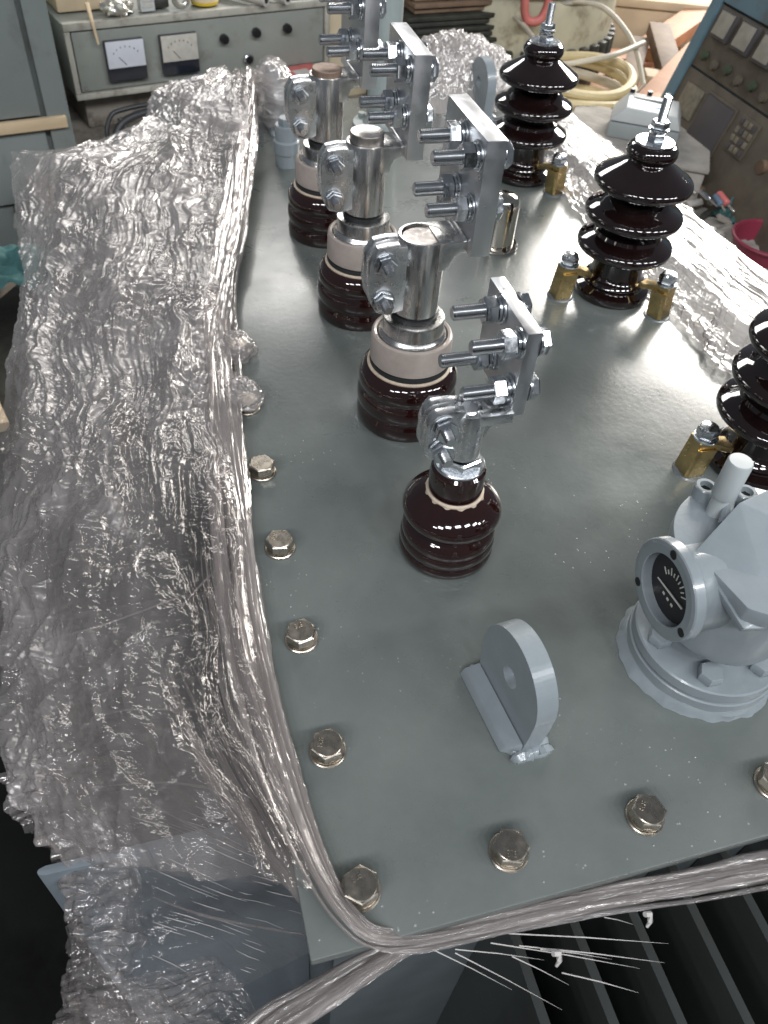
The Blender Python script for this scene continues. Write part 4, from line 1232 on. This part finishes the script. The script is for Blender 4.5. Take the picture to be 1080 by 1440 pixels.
MB().cyl(.004, .004, (.03, .005, .022), '-y', 12).build('panel_screw', 'zinc', c)


def cabw(u, v, w):                                 # cabinet coordinates to world
    return (CB[0] + u * math.cos(CA) - v * math.sin(CA), CB[1] + u * math.sin(CA) + v * math.cos(CA), -.308 + w)


def small(name, label, cat, u, v, w, rz=0.0, group=None):
    return thing(name, label, cat, cabw(u, v, w), CA + rz, group)


top = HT + .0105
t = small('paint_tub', 'round cream tub with a yellow band on the meter cabinet', 'tub', .40, .06, top)
MB().lathe([(.030, 0), (.036, .002), (.038, .010)], n=32, cap=True).build('tub_base', 'yellow', t)
MB().lathe([(.0375, .010), (.040, .058), (.039, .060), (.001, .060)], n=32, cap=False).build('tub_wall', 'carton', t)
for k, (u, rz, lab) in enumerate(((.53, -1.05, 'thin rolled sheet of paper lying on the cabinet, left one'), (.60, -1.25, 'thin rolled sheet of paper hanging over the cabinet edge, right one'))):
    t = small('paper_roll', lab, 'paper roll', u, .01, top + .018, rz)
    MB().tube([(-.22, 0, .002), (-.1, 0, .0), (.0, 0, .0), (.035, 0, -.002)], [.017, .017, .0165, .015], 20).build('roll', 'paper', t)
    MB().cyl(.008, .002, (.0335, 0, -.002), 'x', 14).build('roll_core', 'hole', t)
t = small('carton', 'dusty cream cardboard box at the left end of the cabinet top', 'box', .015, .09, top)
MB().box((0, 0, 0), (.17, .14, .05), .004).build('box_body', 'carton', t)
MB().box((.002, .002, .0505), (.168, .138, .053), .001).build('box_lid', 'carton', t)
t = small('wood_shard', 'thin pale wooden shard hanging over the cabinet edge', 'stick', .075, -.012, top - .02)
MB().hull([(0, -.002, -.03), (.006, 0, -.03), (-.01, .02, .06), (.004, .024, .06), (-.008, .015, .06)], .001).build('stick', 'wood', t)
t = small('foil_scrap', 'crinkled silver foil scrap on the cabinet top', 'foil', .155, .04, top)
bmx = bmesh.new(); bmesh.ops.create_icosphere(bmx, subdivisions=3, radius=.03)
for v in bmx.verts: v.co *= 1 + random.uniform(-.28, .28); v.co.z = max(0, v.co.z * .7 + .015); v.co.x *= 1.3
MB().addbm(bmx).build('foil', 'silver', t)
t = small('terminal_block', 'small pale grey switch block on the cabinet top', 'switch', .215, .035, top)
MB().box((0, 0, 0), (.038, .03, .05), .002).build('block_body', 'device', t)
for k in range(3): MB().box((.005, -.002, .010 + k * .013), (.033, -.0005, .018 + k * .013)).build('slot', 'paper', t)
t = small('metal_spool', 'small metal bearing ring on the cabinet top', 'ring', .325, .035, top + .024)
MB().torus(.018, .008, (0, 0, 0), 'y', 28, 10).build('ring', 'silver', t)
t = small('junk_part', 'dark oily machine part lying on the cabinet top', 'machine part', .27, .05, top)
MB().box((-.03, 0, 0), (.028, .04, .022), .006).build('part_body', 'dark_iron', t); MB().cyl(.012, .02, (0, .02, .022), 'z', 18).build('boss', 'brown_iron', t)
t = small('blue_folder', 'flat blue grey folder at the right end of the cabinet top', 'folder', .645, .03, top)
MB().box((0, 0, 0), (.10, .2, .018), .003).build('cover', 'blue', t); MB().box((.002, -.001, .0045), (.098, .198, .0135)).build('pages', 'paper', t)

# cables, pipe and papers under the cabinet front
t = small('cable_bundle', 'thick black cables looping below the meter cabinet', 'cable', .05, -.06, -.03)
MB().tube(smooth_path([(.00, -.08, -.20), (-.008, -.06, -.10), (.02, -.03, -.025), (.09, -.02, .002), (.22, .0, -.002), (.40, .02, 0)], 40).tolist(), .010, 12).build('cable', 'cable', t)
MB().tube(smooth_path([(.01, -.05, -.22), (-.012, -.03, -.07), (.008, -.01, -.002), (.06, .0, .012), (.2, .02, .010)], 40).tolist(), .006, 10).build('cable', 'cable', t)
MB().tube(smooth_path([(.03, -.02, .0), (.06, -.05, -.05), (.13, -.09, -.07)], 20).tolist(), .006, 10).build('cable', 'cable', t)
t = small('steel_tube', 'pale dusty pipe lying under the meter cabinet', 'pipe', .16, -.07, -.045, -.02)
MB().tube([(0, 0, 0), (.35, .0, .0)], .017, 20).build('tube', 'cab_edge', t); MB().lathe([(.017, 0), (.021, .001), (.021, .02), (.017, .021)], (.0, 0, 0), 'x', 20).build('coupling', 'hose_w', t)
t = small('paper_stack', 'creased whitish papers on the bench below the cabinet', 'paper', .03, -.24, 0)
for k in range(4):
    a = random.uniform(-.2, .2)
    nr = 14
    uu, vv = np.meshgrid(np.linspace(0, 1, nr), np.linspace(0, 1, nr), indexing='ij')
    X = uu * .34 * math.cos(a) - vv * .17 * math.sin(a) + .02 * k; Y = uu * .34 * math.sin(a) + vv * .17 * math.cos(a)
    o = grid_object('sheet', np.stack([X, Y, 0 * X - .0 + .006 * k + .012 * fbm(uu * 3, vv * 3, 200 + k)], -1), 'paper', t)
    o.location = (0, 0, -.098)
t = small('blue_rag', 'crumpled blue rag hanging under the second meter', 'rag', .30, -.03, -.02)
nr = 30
uu, vv = np.meshgrid(np.linspace(0, 1, nr), np.linspace(0, 1, nr), indexing='ij')
grid_object('rag', np.stack([uu * .12 - .01, -.015 + .03 * fbm(uu * 5, vv * 4, 221), vv * .075 - .02 + .012 * fbm(uu * 4, vv * 4, 222)], -1), 'blue_cloth', t)
t = small('red_box', 'flat red and white card box before the cabinet right end', 'box', .605, -.10, -.012, .1)
MB().box((0, 0, 0), (.105, .10, .022), .003).build('box_body', 'red', t); MB().box((.004, .004, .0225), (.101, .096, .0245), .001).build('box_lid', 'red', t)
MB().box((.01, .01, .0248), (.06, .06, .0256)).build('sticker', 'paper', t)
t = small('box_stand', 'low dark stand under the red card box', 'stand', .58, -.12, -.1015, .1)
MB().box((0, 0, 0), (.16, .14, .084), .004).build('stand_body', 'cab_left', t); MB().box((-.004, -.004, .085), (.164, .144, .0885)).build('stand_top', 'card', t)

# tall grey cabinet at the far left
LC = at(97, 150, 1.96); LA = CA * .8
t = cab('steel_cabinet', 'tall plain grey green steel cabinet at the left border with a pale batten', 'cabinet', (LC[0] - .668 * math.cos(LA), LC[1] - .668 * math.sin(LA), -.9), LA)
MB().box((0, .02, 0), (.668, .5, 1.25), .006).build('case', 'cab_left', t)
MB().box((.012, .004, .625), (.60, .019, 1.23), .003).build('door', 'cab_left', t)
MB().box((.44, .004, .42), (.60, .019, .592), .003).build('drawer_front', 'cab_left', t)
MB().box((.10, .004, .42), (.43, .019, .592), .003).build('drawer_front', 'cab_left', t)
MB().box((.612, .000, .34), (.666, .019, 1.23), .003).build('side_post', 'cab_left', t)
MB().box((.0, -.012, .596), (.655, .0035, .622), .002).build('batten', 'wood', t, 'pale wooden batten across the cabinet')
MB().box((.48, -.004, .375), (.60, .018, .408), .002).build('dark_slot', 'navy', t)
# clutter low on the left
t = thing('scrap_cartons', 'heap of torn brown cartons on the floor at the left border', 'cartons', (-.62, 1.55, -.9))
for k in range(9):
    x, y, z = random.uniform(-.18, .22), random.uniform(-.2, .28), .06 * k * .75 + .25
    o = MB().box((-.12, -.08, -.028), (.12, .08, .028), .004).build('carton', random.choice(['carton', 'card', 'paper']), t)
    o.location = (x, y, z); o.rotation_euler = (random.uniform(-.25, .25), random.uniform(-.2, .2), random.uniform(0, 3))
MB().box((-.3, -.3, 0), (.36, .36, .235), .01).build('crate', 'dark_iron', t)
t = thing('teal_rag', 'teal cloth lying on the brown cartons at left', 'cloth', tuple(at(12, 345, 1.42)))
nr = 36
uu, vv = np.meshgrid(np.linspace(-1, 1, nr), np.linspace(-1, 1, nr), indexing='ij')
grid_object('cloth', np.stack([uu * .09, vv * .07, .03 * fbm(uu * 2, vv * 2, 231) - .05 * (uu ** 2 + vv ** 2)], -1), 'teal', t)

# cream board behind the plates
t = cab('cream_board', 'cream board leaning behind the right end of the meter cabinet', 'board', cabw(.765, .02, .0)[:2] + (-.9,), CA)
MB().box((0, 0, 0), (.30, .02, 1.1), .003).build('board', 'cream', t); MB().box((.0, -.012, .52), (.30, -.0005, .55), .002).build('rail', 'cream', t)

# round cream casting with a dark toothed skirt
RC = at(712, -50, 2.5); RC[2] = -.055
t = thing('round_casting', 'large round cream iron casting with rim and dark teeth below', 'machine', (RC[0], RC[1], -.9))
zt = .9 + RC[2]
MB().lathe([(.29, zt - .03), (.30, zt - .02), (.385, zt - .018), (.395, zt - .012), (.395, zt + .004), (.388, zt + .010), (.345, zt + .012), (.335, zt + .004), (.325, zt - .03), (.30, zt - .10), (.20, zt - .12)], n=96).build('rim', 'cream_iron', t)
MB().lathe([(.28, zt - .26), (.352, zt - .24), (.362, zt - .12), (.352, zt - .04), (.34, zt - .017)], n=96, cap=False).build('wall', 'cream_iron', t)
for k in range(44):
    a = 2 * math.pi * k / 44
    if math.sin(a) > .35: continue
    o = MB().box((-.014, -.012, -.045), (.014, .012, .045), .005).build('tooth', 'dark_iron', t)
    o.location = (.366 * math.cos(a), .366 * math.sin(a), zt - .215); o.rotation_euler = (0, 0, a + math.pi / 2)
MB().lathe([(.20, 0), (.34, 0), (.34, zt - .27), (.30, zt - .255)], n=64).build('pedestal', 'dark_iron', t)
MB().lathe([(.10, zt - .10), (.24, zt - .10), (.25, zt - .02), (.22, zt + .0), (.12, zt + .0)], n=64).build('winding', 'dark_iron', t)
MB().lathe([(.05, zt - .05), (.155, zt - .05), (.16, zt + .05), (.15, zt + .06), (.02, zt + .06)], (.07, -.20, 0), n=48).build('hub', 'cab_edge', t)
for k in range(10):
    a = 2 * math.pi * k / 10
    MB().hexn(.022, .014, (.366 * math.cos(a), .366 * math.sin(a), zt + .0095), 'z', .001).build('rim_bolt', 'brown_iron', t)
t = thing('lifting_hook', 'red painted shackle standing on the round casting', 'hook', tuple(at(752, 18, 2.25)))
MB().tube(smooth_path([(-.035, 0, .09), (-.035, 0, .02), (-.018, 0, -.018), (.018, 0, -.018), (.035, 0, .02), (.035, 0, .09)], 30).tolist(), .012, 12).build('bow', 'pink', t)
MB().cyl(.010, .10, (-.05, 0, .075), 'x', 14).build('pin', 'pink', t)

# stack of dark laminations
SP = at(585, 45, 2.3)
t = thing('lamination_stack', 'dark stack of thin metal strips behind the terminal plates', 'metal stack', (SP[0], SP[1], -.9), .15)
for k in range(15):
    x = random.uniform(-.02, .02)
    MB().box((-.05 + x, -.06 + random.uniform(-.02, .02), .62 + .015 * k), (.30 + x, .12, .62 + .015 * k + .012), .002).build('strip', 'brown_iron' if k > 9 else 'dark_iron', t)
MB().box((-.08, -.08, 0), (.34, .16, .618), .01).build('block', 'dark_iron', t)

# coil of yellowish hose
HC = at(803, 118, 2.12)
t = thing('hose_coil', 'big coil of cream yellow hose glaring in the light behind the bushings', 'hose', (HC[0], HC[1], -.9))
zt = .9 + HC[2]
for k in range(9):
    rr_ = .215 - .016 * (k % 3) - .004 * k
    pts = [((rr_ + .006 * math.sin(3 * a + k)) * math.cos(a), (rr_ + .006 * math.sin(2 * a + k)) * math.sin(a), zt - .19 + .027 * k + .008 * math.sin(2 * a + k * 1.7)) for a in [2 * math.pi * i / 64 for i in range(65)]]
    MB().tube(pts, .0125, 10).build('hose_turn', 'hose' if k % 3 else 'hose_w', t)
for k in range(4):
    rr_ = .135 - .02 * k
    pts = [(rr_ * math.cos(a), rr_ * math.sin(a), zt - .10 + .012 * math.sin(2 * a + k)) for a in [2 * math.pi * i / 48 for i in range(49)]]
    MB().tube(pts, .010, 8).build('hose_turn', 'hose_w', t)
MB().lathe([(.10, 0), (.21, 0), (.21, zt - .17), (.10, zt - .165)], n=48).build('drum', 'cream_iron', t)
for k, (q, lab) in enumerate([([(700, 0, 2.35), (740, 40, 2.25), (765, 75, 2.15), (790, 90, 2.1), (860, 78, 2.1), (905, 60, 2.2)], 'pale cable sagging across from the casting to the timbers'),
                              ([(800, 0, 2.3), (850, 12, 2.25), (890, 60, 2.2), (905, 120, 2.15)], 'pale cable loop arching over the hose coil'),
                              ([(830, 185, 1.95), (850, 160, 1.98), (880, 145, 2.0), (905, 120, 2.05)], 'thin brown wire by the grey device')]):
    o = MB().tube(smooth_path([at(*w_) for w_ in q], 40).tolist(), .007 if k < 2 else .0035, 10).build('loose_cable', 'hose_w' if k < 2 else 'brown_iron')
    tag(o, lab, 'cable')

# cartons and orange timbers
t = thing('carton', 'large cream carton behind the orange timbers', 'box', (at(905, 40, 3.0)[0], at(905, 40, 3.0)[1], -.9), -.35)
MB().box((-.35, 0, 0), (.45, .4, .62), .01).build('box_body', 'carton', t); MB().box((-.36, -.01, .622), (.46, .41, .65), .004).build('box_lid', 'carton', t)
tim = [((895, 165, 2.35), (985, 72, 2.6), .045, 'long orange timber sloping up to the blue console'), ((880, 130, 2.5), (900, 60, 2.7), .03, 'short brown timber standing behind the hose coil'),
       ((905, 75, 2.75), (985, 20, 2.95), .05, 'wide pale orange board at the rear'), ((925, 40, 2.7), (945, 110, 2.5), .035, 'brown offcut crossing the orange timber'),
       ((905, 110, 2.5), (960, 118, 2.5), .04, 'cream offcut lying on the timbers'), ((890, 150, 2.3), (930, 145, 2.3), .03, 'reddish offcut below the long timber')]
for k, (a, b, w, lab) in enumerate(tim):
    a = Vector(at(*a)); b = Vector(at(*b)); d = b - a
    t = thing('timber', lab, 'timber', tuple(a), 0, 'timber offcuts'); t.rotation_mode = 'QUATERNION'; t.rotation_quaternion = d.to_track_quat('X', 'Z')
    MB().box((0, -w, -.02), (d.length, w, .02), .003).build('beam', ['orange', 'brown_iron', 'orange', 'brown_iron', 'carton', 'orange'][k], t)
    MB().box((-.0012, -w + .004, -.016), (-.0002, w - .004, .016)).build('end_grain', 'wood', t)
t = thing('timber_pallet', 'wooden pallet base under the timber offcuts', 'pallet', (at(930, 120, 2.7)[0], at(930, 120, 2.7)[1], -.9))
for k in range(5): MB().box((-.45, -.35 + k * .15, .50), (.45, -.24 + k * .15, .52), .002).build('board', 'orange', t)
for k in range(3): MB().box((-.45 + k * .4, -.36, 0), (-.36 + k * .4, .38, .498), .002).build('bearer', 'brown_iron', t)

# blue console with sloping instrument face, running toward the camera
KB = at(930, 165, 2.0); tau = math.radians(16)
t = thing('control_console', 'old blue console with sloping grimy face, dusty meters and keypad', 'console', (KB[0], KB[1], -.9))
kz = KB[2] + .9


def face(u, v, w=0.0):                          # u along the face toward the camera, v up the slope, w out of the face
    return (math.sin(tau) * v - math.cos(tau) * w, -u, kz + math.cos(tau) * v + math.sin(tau) * w)


def fbox(name, u0, u1, v0, v1, w0, w1, m, par, bev=.002):
    bm = bmesh.new(); bmesh.ops.create_cube(bm, size=1)
    for q in bm.verts:
        q.co = Vector((u0 + (q.co.x + .5) * (u1 - u0), v0 + (q.co.y + .5) * (v1 - v0), w0 + (q.co.z + .5) * (w1 - w0)))
    if bev: bmesh.ops.bevel(bm, geom=list(bm.edges), offset=bev, segments=2, profile=.6, affect='EDGES')
    for q in bm.verts: q.co = Vector(face(*q.co))
    return MB().addbm(bm).build(name, m, par)


fbox('case', -.035, 1.2, -.30, .46, -.42, -.012, 'blue', t, .006)
fbox('frame_edge', -.035, .0, -.28, .45, -.0115, .006, 'blue', t)
fbox('top_rail', .002, 1.2, .262, .44, -.0115, .004, 'blue', t)
fbox('upper_panel', .002, 1.2, .128, .258, -.0115, .0, 'grimy', t)
fbox('lower_panel', .002, 1.2, -.16, .124, -.0115, .001, 'grimy', t)
fbox('base_panel', .002, 1.2, -.28, -.164, -.0115, .0, 'grimy', t)
for k in range(4):
    mt = fbox('console_meter', .022 + .085 * k, .088 + .085 * k, .196, .254, .0005, .010, 'console_dark', t)
    fbox('meter_face', .028 + .085 * k, .078 + .085 * k, .202, .250, .0105, .012, 'console_meter', mt)
for k in range(7):
    kn = MB().lathe([(.008, 0), (.011, .002), (.010, .010), (.001, .011)], (0, 0, 0), 'z', 18).build('knob', 'green' if k % 2 == 0 else 'grimy', t)
    kn.matrix_local = Matrix.Translation(face(.04 + .05 * k, .158 - .006 * (k % 2), .001)) @ Matrix.Rotation(-(math.pi / 2 - tau), 4, 'Y')
fbox('label_plate', .030, .105, .030, .098, .0015, .004, 'key_tan', t)
sc_ = fbox('screen_frame', .118, .240, .0, .108, .0015, .005, 'grimy', t)
fbox('screen', .124, .234, .006, .102, .0055, .007, 'console_dark', sc_)
kp = fbox('keypad', .262, .330, .030, .108, .0015, .005, 'grimy', t)
for i in range(4):
    for j in range(4):
        fbox('key', .266 + .0155 * i, .277 + .0155 * i, .035 + .018 * j, .048 + .018 * j, .0053, .0085, 'key_tan' if (i + j) % 3 else 'console_dark', kp, .001)
MB().cyl(.014, .012, face(.40, .05, .001), '-x', 20).build('red_lamp', 'brown_iron', t)

# side bench with cloth, device and tools
SBZ = -.30
t = thing('side_bench', 'cluttered low bench to the right of the transformer', 'bench', (1.30, 1.15, -.9))
MB().box((-.42, -.75, .555), (.30, .62, .590), .004).build('bench_top', 'card', t)
for lx, ly in ((-.38, -.70), (.26, -.70), (-.38, .57), (.26, .57)):
    MB().box((lx - .03, ly - .03, 0), (lx + .03, ly + .03, .553), .003).build('leg', 'brown_iron', t)
DV = gz(905, 190, -.19)
t = thing('grey_device', 'light grey plastic instrument with a small blue sticker behind the middle bushing', 'instrument', tuple(DV), -.55)
MB().box((-.085, -.05, 0), (.075, .06, .034), .005).build('lower_case', 'device_d', t)
MB().prism([(-.085, .036), (.075, .036), (.060, .066), (-.055, .070)], .108, lambda u, v, w: (u, -.049 + w, v), .004).build('upper_case', 'device', t)
MB().box((.0, -.02, .0675), (.035, .005, .0690)).build('blue_sticker', 'sticker', t)
MB().box((-.045, .02, .0695), (.03, .045, .0712), .0005).build('display', 'device_d', t)
for k in range(3): MB().cyl(.006, .012, (-.05 + .04 * k, .055, .066), 'z', 14).build('terminal_post', 'black', t)
t = thing('device_crate', 'grey cloth covered crate under the grey instrument', 'crate', (DV[0], DV[1], -.9), -.55)
MB().box((-.17, -.13, 0), (.15, .14, .9 + DV[2] - .012), .008).build('crate_body', 'cloth', t); MB().box((-.175, -.135, .9 + DV[2] - .0115), (.155, .145, .9 + DV[2] - .0005), .003).build('crate_top', 'cloth', t)


def clothp(name, lab, px, py, z, sx, sy, m, seed, amp=.03):
    o_ = gz(px, py, z)
    nr = 44
    uu, vv = np.meshgrid(np.linspace(-1, 1, nr), np.linspace(-1, 1, nr), indexing='ij')
    th = thing(name, lab, 'cloth', tuple(o_))
    grid_object('cloth', np.stack([uu * sx, vv * sy, amp * fbm(uu * 2.2, vv * 2.2, seed) + .4 * amp * ridge(uu * 4, vv * 4, seed + 3) - .5 * amp * (uu ** 2 + vv ** 2)], -1), m, th)


clothp('grey_cloth', 'grey beige cloth spread over the side bench', 1045, 318, -.285, .17, .20, 'cloth', 241)
clothp('pale_rag', 'pale rag at the foot of the blue console', 960, 240, -.26, .10, .07, 'paper', 247)
clothp('dark_rag', 'dark oily rag beside the middle bushing top', 955, 205, -.24, .07, .05, 'dark_iron', 251)
clothp('green_rag', 'dark green rag near the right border', 1050, 290, -.25, .06, .04, 'teal', 255, .03)
tools = [((985, 268), (1008, 290), .006, 'zinc', 'slim steel rod on the side bench'), ((1025, 240), (1048, 275), .005, 'silver', 'thin bright screwdriver shaft leaning on the clutter'),
         ((1010, 272), (1032, 298), .009, 'red', 'red handled tool on the side bench'), ((1005, 275), (1020, 297), .007, 'blue_cloth', 'blue handled tool beside the red one'),
         ((1042, 275), (1062, 292), .010, 'device', 'translucent screwdriver handle on the side bench'), ((925, 215), (965, 250), .004, 'brown_iron', 'thin dark rod across the rags'),
         ((965, 262), (978, 272), .008, 'red', 'short red stub beside the bushing shed')]
for k, (a, b, r, m, lab) in enumerate(tools):
    a = Vector(gz(*a, -.235)); b = Vector(gz(*b, -.245)); d = b - a
    t = thing('hand_tool', lab, 'tool', tuple(a), 0, 'tools on the side bench'); t.rotation_mode = 'QUATERNION'; t.rotation_quaternion = d.to_track_quat('X', 'Z')
    l_ = d.length
    MB().lathe([(r * .7, 0), (r, .004), (r * .9, l_ * .4), (r, l_ * .55), (r * .6, l_ * .6)], (0, 0, 0), 'x', 14).build('handle', m, t)
    MB().cyl(r * .35, l_ * .42, (l_ * .59, 0, 0), 'x', 10).build('shaft', 'silver', t)
t = thing('yellow_knob', 'small yellow plastic ball near the right border', 'ball', tuple(gz(1077, 275, -.22)))
bmx = bmesh.new(); bmesh.ops.create_uvsphere(bmx, u_segments=20, v_segments=12, radius=.016); MB().addbm(bmx).build('ball', 'yellow', t)
MB().cyl(.006, .02, (0, 0, -.034), 'z', 12).build('stem', 'teal', t)
BA = gz(1078, 352, -.26)
t = thing('maroon_basin', 'maroon plastic basin at the right border', 'basin', tuple(BA))
MB().lathe([(.06, -.04), (.075, .02), (.080, .022), (.080, .026), (.072, .026), (.058, -.034), (.001, -.034)], n=40).build('basin', 'maroon', t)
MB().torus(.078, .004, (0, 0, .026), 'z', 40, 8).build('rim', 'maroon', t)
kinds = [('card', 'brown card'), ('paper', 'pale paper'), ('dark_iron', 'dark iron'), ('brown_iron', 'rusty iron'), ('silver', 'bright metal'), ('wood', 'pale wood')]
for k in range(12):
    mk, word = kinds[k % 6]
    x, y = random.uniform(960, 1090), random.uniform(245, 330)
    t = thing('scrap', ('small' if k < 6 else 'longer') + ' scrap of ' + word + ' strewn on the side bench', 'scrap', tuple(gz(x, y, -.275 + random.uniform(0, .02))), 0, 'scraps on the side bench')
    t.rotation_euler = (random.uniform(-.4, .4), random.uniform(-.4, .4), random.uniform(0, 3))
    w = .02 if k < 6 else .036
    MB().hull([(-w, -.008, -.004), (w, -.006, -.004), (w * .8, .009, -.004), (-w, .007, -.003), (-w * .9, -.007, .004), (w * .9, -.005, .005), (w * .7, .007, .003), (-w * .8, .006, .005)], .001).build('piece', mk, t)
